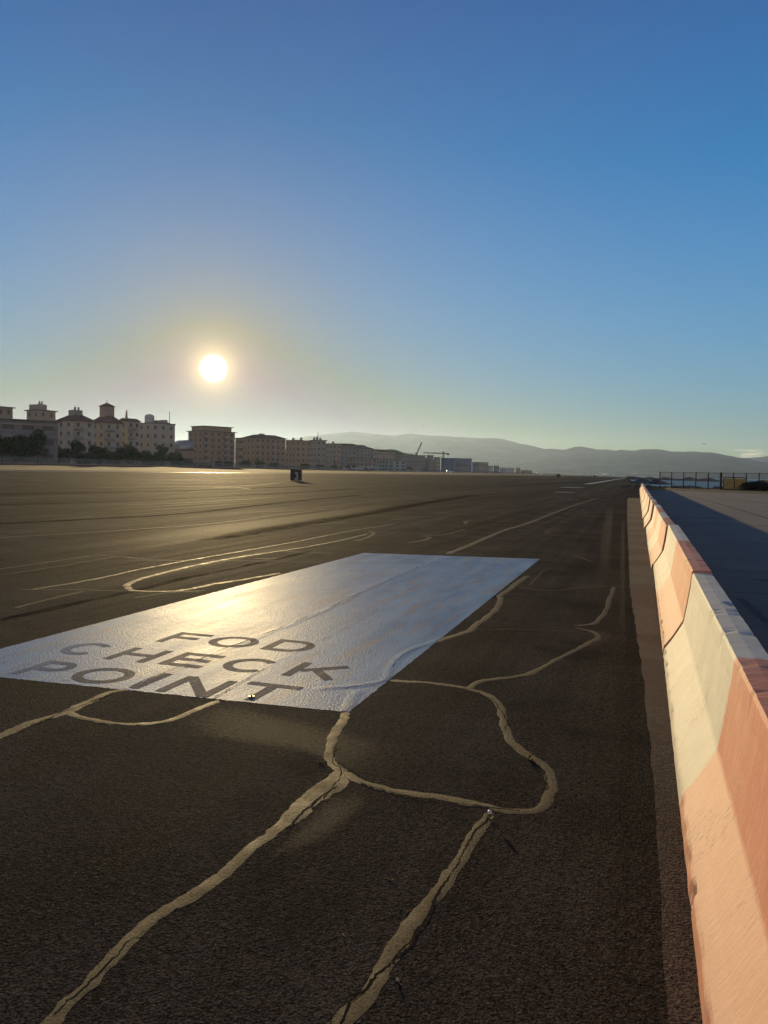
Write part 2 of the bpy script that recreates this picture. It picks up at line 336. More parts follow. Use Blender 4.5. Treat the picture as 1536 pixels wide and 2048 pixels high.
def sheet(name, xs, yy, off, mat_, kind='structure'):
    xs = sorted(xs); V = [(x, y, zg(x)+off) for y in yy for x in xs]; n = len(xs)
    F = [(j*n+i, j*n+i+1, (j+1)*n+i+1, (j+1)*n+i) for j in range(len(yy)-1) for i in range(n-1)]
    o = mesh(name, V, F, mat_); o['kind'] = kind; return o
sheet('runway', [-84, -95, -110, -130, -139], [-350, 0, 400, 900, 1700], .02, runway_m)
o = sheet('runway_edge_line', [-80.9, -80], [-350, 400, 900, 1700], .03, mark_m)
sheet('runway_far_line', [-139.9, -139], [-350, 400, 900, 1700], .05, mark_m)
sheet('runway_shoulder', [-86, -84], [-350, 400, 900, 1700], .012, plain('shoulder_tan', (.06, .05, .035), .9, .3, .2, .03))
sheet('verge', [-147, -150, -160, -300, -2500], [-350, 0, 900, 1745], .03, soil_m)

# thin pale joints and bands across the wide taxiway (survey pixels -> ground)
def smooth_pts(P, step):
    out = []
    n = len(P)
    for i in range(n-1):
        p0 = P[max(i-1, 0)]; p1 = P[i]; p2 = P[i+1]; p3 = P[min(i+2, n-1)]
        k = max(1, int((p2-p1).length/step))
        for j in range(k):
            u = j/k; out.append(.5*((2*p1)+(p2-p0)*u+(2*p0-5*p1+4*p2-p3)*u*u+(3*p1-p0-3*p2+p3)*u**3))
    out.append(P[-1]); return out
def ribbon(name, px, width, off, mat_, step=.05, jit=.25, dome=.003, wob=0.0, seed=0, relief=None, frac=None):
    P = smooth_pts([G(*p) for p in px], step); V = []; F = []
    n = len(P)
    for i, p in enumerate(P):
        d = (P[min(i+1, n-1)]-P[max(i-1, 0)]); d.z = 0
        if d.length < 1e-6: d = Vector((0, 1, 0))
        d.normalize(); s = Vector((d.y, -d.x, 0)); q = Vector((i*step*3+seed*17.3, seed*3.1, 0))
        wd = width if not isinstance(width, (list, tuple)) else width[0]+(width[1]-width[0])*i/(n-1)
        c = p+s*(noise.noise(q*.8)*wob+noise.noise(q*4+Vector((9, 0, 0)))*wob*.5+noise.noise(q*15+Vector((9, 5, 0)))*wob*.25)
        end = min(1, (i+.3)*step/(wd*.8), (n-.7-i)*step/(wd*.8))
        wl = wd*.5*(1+jit*(noise.noise(q*1.7+Vector((0, 5, 0)))+.7*noise.noise(q*7+Vector((0, 5, 0)))+.35*noise.noise(q*24)))*end
        wr = wd*.5*(1+jit*(noise.noise(q*1.7+Vector((0, 11, 0)))+.7*noise.noise(q*7+Vector((3, 9, 0)))+.35*noise.noise(q*24+Vector((4, 4, 0)))))*end
        for tt, hh in ((-1, 0), (-.55, .8), (0, 1), (.55, .8), (1, 0)):
            v = c+s*((wl if tt < 0 else wr)*tt); V.append((v.x, v.y, zg(v.x)+off+dome*hh))
    for i in range(n-1):
        for k in range(4): a = i*5+k; F.append((a, a+1, a+6, a+5))
    o = mesh(name, V, F, mat_, smooth=True); o['kind'] = 'structure'; return o

near = [
 ([(60, 2085), (105, 2040), (180, 1965), (260, 1885), (330, 1828), (420, 1768), (500, 1700), (560, 1650), (610, 1600), (655, 1565), (688, 1540)], (.088, .10), 1),
 ([(572, 1655), (600, 1618), (640, 1586), (690, 1550)], .17, 2),
 ([(684, 1548), (660, 1520), (663, 1480), (690, 1424)], .085, 3),
 ([(684, 1545), (740, 1570), (830, 1588), (960, 1608), (1030, 1622), (1082, 1618), (1104, 1592), (1103, 1560), (1080, 1530), (1040, 1500), (1014, 1470), (1007, 1440), (1000, 1412), (975, 1390), (938, 1378), (880, 1368), (800, 1362), (778, 1361)], .085, 4),
 ([(985, 1625), (930, 1700), (870, 1790), (800, 1885), (740, 1970), (672, 2060)], (.085, .10), 5),
 ([(938, 1378), (965, 1362), (1050, 1350), (1100, 1327), (1150, 1300), (1185, 1284), (1196, 1272), (1180, 1262), (1150, 1256)], .085, 6),
 ([(1150, 1252), (1192, 1245), (1212, 1218), (1228, 1174)], .09, 7),
 ([(868, 1284), (930, 1264), (945, 1255), (985, 1225), (1000, 1203), (998, 1190)], .11, 8),
 ([(-40, 1488), (0, 1473), (60, 1447), (130, 1425), (165, 1408), (225, 1384), (260, 1378)], .10, 9),
 ([(130, 1422), (165, 1437), (240, 1447), (310, 1447), (350, 1438), (380, 1425), (418, 1409), (437, 1401)], .075, 10),
 ([(254, 1174), (258, 1168), (273, 1161), (310, 1150), (390, 1131), (480, 1114), (600, 1096), (680, 1081), (735, 1068)], .13, 11),
 ([(254, 1174), (262, 1180), (280, 1182), (332, 1183), (380, 1178), (430, 1168), (500, 1157), (560, 1146)], .12, 12),
 ([(60, 1180), (140, 1167), (211, 1154), (273, 1140), (375, 1121), (480, 1103), (600, 1082), (700, 1062), (790, 1048)], .10, 13),
 ([(895, 1108), (940, 1090), (1010, 1060), (1060, 1045), (1150, 1010), (1195, 997)], .20, 14),
 ([(1000, 1192), (1040, 1162), (1055, 1152)], .12, 15),
]
for px, wd, sd in near: ribbon('crack_seal', px, ([q*.68 for q in wd] if isinstance(wd, tuple) else wd*.74), .0007, seal_m, seed=sd, jit=.42, wob=.02, dome=.0022, step=.02)
thin = [
 ([(1020, 1170), (1095, 1182), (1160, 1175), (1225, 1172), (1330, 1174)], .045), ([(945, 1259), (1020, 1258), (1100, 1260), (1150, 1263)], .035),
 ([(40, 1180), (140, 1179), (250, 1182), (400, 1184)], .05), ([(270, 1196), (330, 1186), (410, 1181)], .05), ([(30, 1216), (100, 1198), (165, 1183)], .06),
 ([(60, 1122), (110, 1124), (340, 1121), (520, 1122), (740, 1126), (880, 1125)], .045), ([(190, 1110), (237, 1113), (300, 1119), (375, 1121)], .06),
 ([(-40, 1142), (0, 1138), (90, 1125), (180, 1112)], .07), ([(-40, 1156), (0, 1150), (120, 1132), (230, 1113)], .05),
 ([(-60, 1080), (0, 1075), (140, 1067), (280, 1058), (420, 1047), (560, 1030), (700, 1012)], .12), ([(510, 1117), (555, 1117)], .08), ([(570, 1103), (665, 1107)], .08),
 ([(575, 1044), (640, 1042), (690, 1045), (612, 1049)], .10), ([(74, 1033), (120, 1031), (178, 1034), (110, 1036)], .10),
 ([(712, 1082), (735, 1075), (748, 1066), (736, 1062)], .1), ([(815, 1086), (850, 1080), (858, 1074), (840, 1071)], .12), ([(850, 1072), (890, 1069), (930, 1059)], .1),
 ([(930, 1048), (935, 1042), (960, 1040)], .14), ([(812, 1099), (850, 1100), (900, 1102)], .05), ([(1095, 1066), (1100, 1062), (1130, 1064)], .12), ([(1150, 1110), (1170, 1118), (1185, 1124)], .06),
 ([(912, 1002), (955, 1004)], .25), ([(425, 975), (470, 975), (500, 978)], .5), ([(-20, 962), (200, 960), (400, 959)], .4), ([(200, 975), (350, 973), (480, 972), (560, 966)], .35),
 ([(780, 1040), (830, 1035)], .14), ([(1000, 1028), (1010, 1026)], .15), ([(1060, 1170), (1090, 1140), (1120, 1135)], .03),
 ([(520, 1024), (620, 1018), (760, 1000), (900, 985)], .12), ([(250, 1010), (420, 1003), (560, 993)], .15),
]
for i, (px, wd) in enumerate(thin): ribbon('joint_seal', px, wd, .0006, thin_m, step=.25, seed=40+i, jit=.5, dome=.001, wob=.02)
darks = [([(-40, 1250), (0, 1240), (130, 1212), (245, 1186), (400, 1150), (520, 1126), (620, 1103)], .16), ([(-60, 1050), (150, 1040), (380, 1026), (560, 1006), (720, 990)], .5), ([(-60, 990), (200, 985), (420, 980), (620, 972)], .9),
         ([(-60, 1010), (200, 1004), (500, 990), (700, 978)], .6), ([(400, 1080), (620, 1045), (800, 1015), (950, 990)], .9), ([(980, 1200), (1010, 1180), (1050, 1172)], .03)]
for i, (px, wd) in enumerate(darks): ribbon('tyre_mark', px, wd, .0008, dark_m, step=.3, seed=70+i, jit=.4, dome=0, wob=.05)
# hairline fractures running inside the seals
for i, (px, wd) in enumerate([([(105, 2030), (180, 1960), (262, 1882), (300, 1862)], .005), ([(690, 1538), (664, 1524), (668, 1490)], .006), ([(640, 1600), (672, 1570), (684, 1548), (676, 1530)], .005),
        ([(720, 1566), (830, 1594), (960, 1614), (1040, 1622)], .007), ([(985, 1630), (935, 1698), (878, 1788), (806, 1888), (744, 1975), (676, 2060)], .007), ([(1060, 1516), (1092, 1545), (1100, 1580)], .009),
        ([(940, 1381), (980, 1396), (1002, 1420), (1010, 1462)], .007), ([(570, 1660), (620, 1612), (672, 1572)], .007), ([(10, 1472), (130, 1426), (226, 1385)], .007)]):
    ribbon('pavement_crack', px, wd, .0034, crack_m, step=.008, seed=90+i, jit=1.3, dome=0, wob=.032)

for i, (px, wd) in enumerate([([(262, 1374), (330, 1345), (400, 1318), (520, 1271), (640, 1224)], .007), ([(660, 1214), (760, 1167), (850, 1129)], .010), ([(645, 1378), (700, 1374), (745, 1367), (770, 1362)], .006), ([(415, 1403), (445, 1386), (470, 1372), (530, 1338)], .006), ([(785, 1335), (808, 1310), (850, 1290)], .005)]):
    ribbon('pavement_crack', px, wd, .0058, crack_m, step=.012, seed=150+i, jit=1.4, dome=0, wob=.02)
# ---------------------------------------------------------------- painted checkpoint panel (relief of the seals shows through the paint)
ribs = [([(230, 1390), (270, 1370), (330, 1347), (400, 1320), (520, 1273), (640, 1225), (760, 1168), (850, 1130), (900, 1104)], .09, .007),
        ([(410, 1405), (440, 1388), (470, 1372), (580, 1310), (700, 1250), (800, 1190), (905, 1118)], .03, .005),
        ([(640, 1378), (700, 1374), (745, 1368), (790, 1358)], .10, .008), ([(690, 1430), (705, 1398), (716, 1385)], .10, .008), ([(775, 1362), (782, 1335), (808, 1308), (860, 1286), (890, 1274)], .09, .008),
        ([(860, 1130), (930, 1133), (1000, 1138), (1040, 1145), (1060, 1150)], .06, .006), ([(1000, 1132), (1030, 1126), (1070, 1120)], .09, .007), ([(975, 1178), (1003, 1180)], .09, .007)]
RP = []
for px, wd, hh in ribs:
    P = smooth_pts([G(*p) for p in px], .05)
    for i, p in enumerate(P):
        q = Vector((i*.15, hh*1000, 0)); RP.append((p.x+noise.noise(q)*.03, p.y+noise.noise(q+Vector((0, 7, 0)))*.03, wd*(1+.3*noise.noise(q*2)), hh))
grid = {}
for r in RP: grid.setdefault((int(r[0]//.25), int(r[1]//.25)), []).append(r)
def relief(x, y):
    gx, gy = int(x//.25), int(y//.25); z = 0
    for i in (-1, 0, 1):
        for j in (-1, 0, 1):
            for rx, ry, wd, hh in grid.get((gx+i, gy+j), ()):
                d = math.hypot(x-rx, y-ry)/(wd*.5)
                if d < 1.15: z = max(z, hh*.45*min(1, max(0, (1.15-d)/.5)))
    return z+.0007*noise.noise(Vector((x*9, y*9, 0)))
c00, c10, c11, c01 = [Vector(p) for p in ((-5.60, 4.80), (-1.918, 5.04), (-1.925, 15.77), (-5.49, 15.16))]
nx, ny = 170, 480; V = []
for j in range(ny+1):
    for i in range(nx+1):
        u, v = i/nx, j/ny; p = (c00*(1-u)+c10*u)*(1-v)+(c01*(1-u)+c11*u)*v
        if i in (0, nx): p.x += .012*noise.noise(Vector((p.y*9, i, 0)))+.010*noise.noise(Vector((p.y*31, i, 0)))
        if j in (0, ny): p.y += .012*noise.noise(Vector((p.x*9, j, 0)))+.012*noise.noise(Vector((p.x*31, j, 0)))
        V.append((p.x, p.y, .0012+relief(p.x, p.y)*(0 if i in (0, nx) or j in (0, ny) else 1)))
F = [(j*(nx+1)+i, j*(nx+1)+i+1, (j+1)*(nx+1)+i+1, (j+1)*(nx+1)+i) for j in range(ny) for i in range(nx)]
gm = empty('ground_marking', (0, 0, 0)); tag(gm, 'large worn pale blue-white painted rectangle on the taxiway reading FOD CHECK POINT', 'ground marking')
mesh('painted_panel', V, F, panel_m, gm, smooth=True)
# letters as flat stroke meshes that follow the relief
def quadstrip(pts_a, pts_b, closed=False):
    V = []; F = []; m_ = 5
    for a, b_ in zip(pts_a, pts_b):
        for k in range(m_+1): q = Vector(a).lerp(Vector(b_), k/m_); V.append((q.x, q.y, .0012+relief(q.x, q.y)+.0012))
    n = len(pts_a)
    for i in range(n if closed else n-1):
        j = (i+1) % n
        for k in range(m_): F.append((i*(m_+1)+k, i*(m_+1)+k+1, j*(m_+1)+k+1, j*(m_+1)+k))
    return V, F
def letter(ch, x0, y0, wd, ht, sw=.085, skew=-.02):
    V = []; F = []
    def add(vf):
        k0 = len(V); V.extend(vf[0]); F.extend([tuple(i+k0 for i in f) for f in vf[1]])
    def X(u, v): return (x0+u*wd+skew*v*ht*0, y0+v*ht)
    def stroke(a, b_, s1=None):      # a,b in unit box, butt ends
        A = Vector(X(*a)); B_ = Vector(X(*b_)); d = (B_-A).normalized(); nrm = Vector((-d.y, d.x))*sw*(s1 or 1)/2; n = max(2, int((B_-A).length/.03))
        pa = [A.lerp(B_, i/n)+nrm for i in range(n+1)]; pb = [A.lerp(B_, i/n)-nrm for i in range(n+1)]; add(quadstrip(pa, pb))
    def arc(cx, cy, rx, ry, a0, a1, closed=False):
        n = 40; pa = []; pb = []
        for i in range(n if closed else n+1):
            a = R(a0+(a1-a0)*i/n); C = X(cx, cy)
            pa.append((C[0]+math.cos(a)*rx*wd, C[1]+math.sin(a)*ry*ht)); pb.append((C[0]+math.cos(a)*(rx*wd-sw), C[1]+math.sin(a)*(ry*ht-sw*.95)))
        add(quadstrip(pa, pb, closed))
    hx, hy = sw/2/wd, sw/2/ht
    if ch in 'FEPDHKNTI' and ch not in 'TI': stroke((hx, 0), (hx, 1))
    if ch == 'F': stroke((2*hx, 1-hy), (1, 1-hy)); stroke((2*hx, .52), (.86, .52))
    if ch == 'E': stroke((2*hx, 1-hy), (1, 1-hy)); stroke((2*hx, .5), (.92, .5)); stroke((2*hx, hy), (1, hy))
    if ch == 'O': arc(.5, .5, .5, .5, 0, 360, True)
    if ch == 'C': arc(.5, .5, .5, .5, 42, 318)
    if ch == 'D': stroke((2*hx, 1-hy), (.5, 1-hy)); stroke((2*hx, hy), (.5, hy)); arc(.5, .5, .5, .5, -90, 90)
    if ch == 'H': stroke((1-hx, 0), (1-hx, 1)); stroke((2*hx, .5), (1-2*hx, .5))
    if ch == 'K': stroke((2*hx, .42), (.93, 1-.02)); stroke((.42, .60), (.93, .02))
    if ch == 'P': stroke((2*hx, 1-hy), (.6, 1-hy)); stroke((2*hx, .45), (.6, .45)); arc(.6, .725-hy/2, .4, .275+hy/2, -90, 90)
    if ch == 'I': stroke((.5, 0), (.5, 1))
    if ch == 'N': stroke((1-hx, 0), (1-hx, 1)); stroke((hx*1.2, .97), (1-hx*1.2, .03), 1.05)
    if ch == 'T': stroke((.5, 0), (.5, 1-2*hy)); stroke((0, 1-hy), (1, 1-hy))
    o = mesh('letter', V, F, letter_m, gm); o['label'] = 'painted capital letter '+ch; return o
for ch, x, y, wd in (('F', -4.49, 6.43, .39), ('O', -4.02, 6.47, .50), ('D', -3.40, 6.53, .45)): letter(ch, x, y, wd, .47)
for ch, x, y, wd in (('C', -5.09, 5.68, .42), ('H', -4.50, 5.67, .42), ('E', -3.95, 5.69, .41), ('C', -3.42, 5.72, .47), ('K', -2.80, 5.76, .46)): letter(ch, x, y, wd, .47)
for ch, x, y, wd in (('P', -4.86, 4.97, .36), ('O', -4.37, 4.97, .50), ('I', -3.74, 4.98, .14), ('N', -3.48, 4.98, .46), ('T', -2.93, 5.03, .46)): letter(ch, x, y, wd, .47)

# dusty silt stain along the near edge of the panel
stain, t, b = newmat('dried_silt'); v = t.obj(); at = t.n('ShaderNodeAttribute', attribute_name='fade')
setp(t, b, t.mix(t.noise(v, 40, 4, .7), (.04, .032, .02), (.11, .088, .055)), .8, .06, t.bump(t.noise(v, 90, 3, .7), .8, .006))
tr = t.n('ShaderNodeBsdfTransparent'); ms = t.n('ShaderNodeMixShader')
fac = t.m('MULTIPLY', t.sst(t.m('ADD', at.outputs['Fac'], t.m('MULTIPLY', t.m('SUBTRACT', t.noise(v, 34, 7, .9), .5), 3.4)), .1, 1.2), .62)
t.put(ms.inputs[0], fac); t.put(ms.inputs[1], tr.outputs[0]); t.put(ms.inputs[2], b.outputs[0]); stain.node_tree.links.new(ms.outputs[0], stain.node_tree.nodes['Material Output'].inputs[0])
def fade_patch(px, off=.0012):
    P = [G(*p) for p in px]; c = sum(P, Vector())/len(P); V = [(c.x, c.y, off)]; fd = [1.0]; F = []; n = len(P)
    for r, f in ((.3, 1), (.65, .72), (1.12, 0)):
        for p in P: q = c.lerp(p, r); V.append((q.x, q.y, off)); fd.append(f)
    for i in range(n): j = (i+1) % n; F += [(0, 1+i, 1+j), (1+i, 1+n+i, 1+n+j, 1+j), (1+n+i, 1+2*n+i, 1+2*n+j, 1+n+j)]
    o = mesh('silt_stain', V, F, stain); a = o.data.attributes.new('fade', 'FLOAT', 'POINT'); a.data.foreach_set('value', fd); o['kind'] = 'structure'
fade_patch([(395, 1405), (470, 1408), (640, 1445), (760, 1478), (810, 1497), (795, 1530), (740, 1560), (690, 1535), (600, 1505), (480, 1490), (380, 1470), (350, 1440)])
fade_patch([(610, 1640), (660, 1590), (720, 1580), (750, 1590), (720, 1630), (640, 1690), (560, 1720), (520, 1730)], .0014)
fade_patch([(1185, 1180), (1196, 1090), (1212, 1020), (1222, 1005), (1228, 1020), (1226, 1090), (1218, 1180), (1205, 1230)], .0013)
fade_patch([(1236, 1250), (1240, 1120), (1243, 1030), (1250, 1030), (1252, 1120), (1254, 1250), (1252, 1400), (1240, 1400)], .0016)
fade_patch([(0, 1120), (150, 1085), (420, 1050), (700, 1015), (820, 1000), (780, 1020), (520, 1060), (200, 1120)], .0016)
fade_patch([(1175, 1275), (1195, 1258), (1220, 1262), (1235, 1272), (1210, 1290), (1180, 1300)], .0014)

# ---------------------------------------------------------------- concrete strip, apron, joints, verge
CY = [(-12, .55), (0, .55), (8, .555), (15, .53), (26, .41), (33, .35), (50, .23), (80, .03), (114, -.15), (200, -.6)]
def cx(y):
    for (a, xa), (b_, xb) in zip(CY, CY[1:]):
        if y <= b_: return xa+(xb-xa)*(y-a)/(b_-a)
    return -.6
SE = [(-8, .14), (2.5, .128), (4.25, .114), (7, .05), (12.1, -.135), (20, -.30), (35, -.62), (58, -1.03), (64, -1.1)]
def sx_(y):
    for (a, xa), (b_, xb) in zip(SE, SE[1:]):
        if y <= b_: return xa+(xb-xa)*(y-a)/(b_-a)
    return -1.1
yy = [-8+i*.15 for i in range(481)]; V = []; F = []
for y in yy: V += [(sx_(y)+.022*noise.noise(Vector((y*2.2, 0, 0)))+.012*noise.noise(Vector((y*11, 0, 0))), y, .002), (cx(y)+.45, y, .002)]
for i in range(len(yy)-1): a = 2*i; F.append((a, a+1, a+3, a+2))
tag(mesh('concrete_strip', V, F, strip_m), kind='structure')
V = []; F = []; ya = [-20, -8]+[i*2.0 for i in range(0, 60)]
def far_edge(y): # right boundary shrinks where the apron rounds off
    return 60 if y < 60 else max(3.4, 60-(y-60)*(1.30) if y < 92 else 18-(y-92)*1.2)
for y in ya:
    if y > 104: break
    V += [(cx(y)+.45 if y > -8 else 1.0, y, .002), (far_edge(y), y, .002)]
for i in range(len(V)//2-1): a = 2*i; F.append((a, a+1, a+3, a+2))
tag(mesh('apron', V, F, apron_m), kind='structure')
for i, (px, wd) in enumerate([([(1372, 992), (1420, 1003), (1480, 1020), (1545, 1040)], .10), ([(1350, 984), (1395, 989), (1460, 998), (1545, 1010)], .08), ([(1352, 988), (1420, 997), (1545, 1015)], .04), ([(1320, 1003), (1372, 1004), (1450, 1008)], .05), ([(1440, 1140), (1545, 1144)], .03), ([(1470, 1185), (1545, 1189)], .03)]):
    ribbon('apron_joint', px, wd, .003, crack_m, step=.2, seed=110+i, jit=.4, dome=0)
stain_m = plain('apron_oil_stain', (.06, .055, .05), .8, .3, 6, .2)
ribbon('apron_dark_stain', [(1478, 1197), (1500, 1215), (1530, 1240), (1560, 1262)], .12, .0035, stain_m, step=.1, seed=130, jit=.4, dome=0)
ribbon('apron_dark_stain', [(1500, 1158), (1530, 1161), (1570, 1164)], .22, .0035, stain_m, step=.1, seed=131, jit=.4, dome=0)
V = []; F = []
for i in range(40): x = 3+i*1.1; y0 = max(60, 105-1.15*(x-3)) if x < 40 else 62; V += [(x, y0-1.5+noise.noise(Vector((x, 0, 0))), .006), (x, 128, .006)]
for i in range(39): a = 2*i; F.append((a, a+2, a+3, a+1))
tag(mesh('grass_verge', V, F, soil_m), kind='structure')
for px in ([(1122, 975), (1167, 975)], [(1105, 984), (1152, 985)]): ribbon('white_bar_marking', px, 1.3 if px[0][1] < 980 else .9, .004, mark_m, step=.5, jit=.1, dome=0)
ribbon('taxiway_edge_line', [(1172, 968), (1195, 965), (1232, 959), (1250, 957)], .9, .004, mark_m, step=1, jit=.5, dome=0)

# ---------------------------------------------------------------- barriers
OFF = {1: (.55, .555), 2: (.552, .548), 3: (.513, .470), 4: (.472, .452), 5: (.395, .385), 6: (.335, .315)}
def barrier(y0, y1, idx):
    gap = .03; L = (y1-y0)-gap; o0, o1 = OFF.get(idx, (cx(y0)-.012*(idx % 2), cx(y1)+.012*((idx+1) % 2))); a = Vector((o0, y0, 0)); b_ = Vector((o1, y1, 0)); ang_ = math.atan2(-(b_.x-a.x), b_.y-a.y)
    prof = [(-.32, 0), (-.318, .04), (-.314, .072), (-.306, .080), (-.298, .092), (-.25, .16), (-.20, .245), (-.158, .322), (-.150, .345), (-.125, .50), (-.10, .68), (-.091, .79), (-.080, .808), (0, .812)]
    prof = prof+[(-x, z) for x, z in reversed(prof[:-1])]; m_ = len(prof); n = max(12, int(L/.045)) if y0 < 22 else max(12, int(L/.2)); V = []; half = []; chip = []; F = []
    rnd = random.Random(idx*13+5)
    notches = [(rnd.uniform(.05, .95)*L, rnd.uniform(.04, .13), rnd.choice((1, 2, 2, 3)), rnd.uniform(.015, .035)) for _ in range(int(L*.9))]
    if idx == 1: notches = [(2.62, .06, 2, .022), (7.0, .12, 2, .03), (5.1, .05, 2, .012)]+notches[:2]
    top = [(rnd.uniform(0, 1)*L, rnd.uniform(.03, .08), rnd.uniform(.006, .014)) for _ in range(int(L*1.3))]
    for i in range(n+1):
        y = L*i/n
        for k_, (x, z) in enumerate(prof):
            q = Vector((y*3, k_*.7, idx*5.0)); xx = x+.0022*noise.noise(q*2); zz = z+(.002*noise.noise(q*3) if z > .01 else 0); cp = 0.0
            side = -1 if x < 0 else 1
            if k_ in (0, 1, 2, 3, m_-4, m_-3, m_-2, m_-1):
                jag = max(0, noise.noise(Vector((y*5, side*9, idx*3.3))))*.018
                if k_ not in (0, m_-1): xx -= side*jag
                for (ny_, nw, kk, dp) in notches:
                    d = abs(y-ny_)/nw
                    if d < 1 and side < 0 and k_ in (1, 2, 3): xx -= side*dp*(1-d)*(.8 if k_ == 3 else 1); cp = max(cp, (1-d)*1.3 if k_ < 4 else 0)
            if k_ in (11, 12, 14, 15):
                for (ny_, nw, dp) in top:
                    d = abs(y-ny_)/nw
                    if d < 1: xx -= side*dp*(1-d); zz -= dp*(1-d)*.8; cp = max(cp, .8*(1-d))
            e = min(y, L-y)
            if e < .03: xx *= .992
            V.append((xx, y+gap/2+(.012*noise.noise(Vector((z*9, x*9, idx+i)))if i in (0, n) and z > .02 else 0), zz)); half.append(y/L); chip.append(cp)
    for i in range(n):
        for k_ in range(m_-1): a_ = i*m_+k_; F.append((a_, a_+m_, a_+m_+1, a_+1))
    F.append(tuple(range(m_))); F.append(tuple(n*m_+k_ for k_ in reversed(range(m_))))
    root = empty('concrete_barrier', (a.x, y0, 0)); root.rotation_euler = (R(rnd.uniform(-.10, .10)) if idx > 1 else 0, 0, ang_)
    if idx == 1: root.location.z = -.004
    if idx == 2: root.location.z = .018
    o = mesh('body', V, F, barrier_m, root)
    for nm, dat in (('half', half), ('chip', chip)): at_ = o.data.attributes.new(nm, 'FLOAT', 'POINT'); at_.data.foreach_set('value', dat)
    # steel lifting loop cast into the far end
    mb = MB(); pts = [Vector((0, L-.35+.10*math.cos(a_), .80+.02*math.sin(a_))) for a_ in [math.pi*i/8 for i in range(9)]]
    return root, o
joints = [-6.6, .6, 7.8, 15.1, 20.75, 26.4, 32.1, 38, 44, 50, 56, 62, 68, 74, 80, 86, 92, 98, 104, 110]
names = {0: 'painted concrete barrier behind the camera end of the row', 1: 'nearest pink and cream concrete barrier with a blue smudge on its top', 2: 'second concrete barrier from the camera, cream far half and salmon near half',
         3: 'third concrete barrier from the camera, before a tight joint', 4: 'fourth concrete barrier, its far end at a wide dark joint'}
ordn = ['', '', '', '', '', 'fifth', 'sixth', 'seventh', 'eighth', 'ninth', 'tenth', 'eleventh', 'twelfth', 'thirteenth', 'fourteenth', 'fifteenth', 'sixteenth', 'seventeenth', 'last, farthest']
for i in range(1, len(joints)-1):
    root, o = barrier(joints[i], joints[i+1], i)
    lab = names.get(i, '%s salmon and cream concrete barrier in the long row, counted from the camera' % ordn[min(i, 18)])
    tag(root, lab, 'barrier', 'painted concrete barriers in a long row')
    if i == 1:
        mesh('paint_smudge', [(.03, 5.30, .8145), (.078, 5.33, .8145), (.062, 5.47, .8145), (.012, 5.44, .8145)], [(0, 1, 2, 3)], plain('blue_paint', (.06, .12, .30), .6, .2, 20), root)

# ---------------------------------------------------------------- distance-remaining signs
def digit3(parent, s):
    V = []; F = []; 
    def arc(cz, r, a0, a1):
        n = 20; k0 = len(V)
        for i in range(n+1):
            a = R(a0+(a1-a0)*i/n)
            for rr in (r, r-.13*s): V.append((math.cos(a)*rr*.82, -.092*s-.006, cz+math.sin(a)*rr))
        for i in range(n): F.append((k0+2*i, k0+2*i+1, k0+2*i+3, k0+2*i+2))
    arc(.70*s+.12*s, .245*s, 150, -90); arc(.70*s-.245*s, .27*s, 90, -155)
    return mesh('digit', V, F, signw_m, parent)
def sign(p, face, s, label, front):
    r = empty('runway_sign', p, face); tag(r, label, 'sign', 'distance signs beside the taxiway')
    mb = MB().box(-.60*s, .60*s, -.09*s, .09*s, .12*s, 1.28*s); mb.build('panel', black_m, r)
    mb = MB().box(-.64*s, .64*s, -.11*s, .11*s, 1.28*s, 1.33*s).box(-.66*s, -.60*s, -.11*s, .11*s, .09*s, 1.28*s).box(.60*s, .66*s, -.11*s, .11*s, .09*s, 1.28*s).box(-.60*s, .60*s, -.11*s, .11*s, .07*s, .12*s); mb.build('frame', steel_m, r)
    for x in (-.45, .45): MB().bar((x*s, 0, 0), (x*s, 0, .08*s), .035*s).build('leg', galv_m, r)
    MB().box(-.75*s, .75*s, -.35*s, .35*s, .0, .03*s).build('base_plate', plain('sign_base', (.22, .2, .17), .8), r)
    if front: digit3(r, s)
p = G(592, 962.5); dist = p.length; s3 = (22/FPX*dist)/1.30
sign(p, R(25+6), s3, 'black square runway sign showing a white figure 3', True)
for px, hp, lab in ((1117, 7, 'small black runway sign far off, left of two near the horizon'), (1189, 4.6, 'tiny black runway sign farthest away, right of two near the horizon')):
    p = G(px, 955.5 if px < 1150 else 954.9); sc = hp/FPX*p.length/1.3; sign(p, R(5), sc, lab, False)

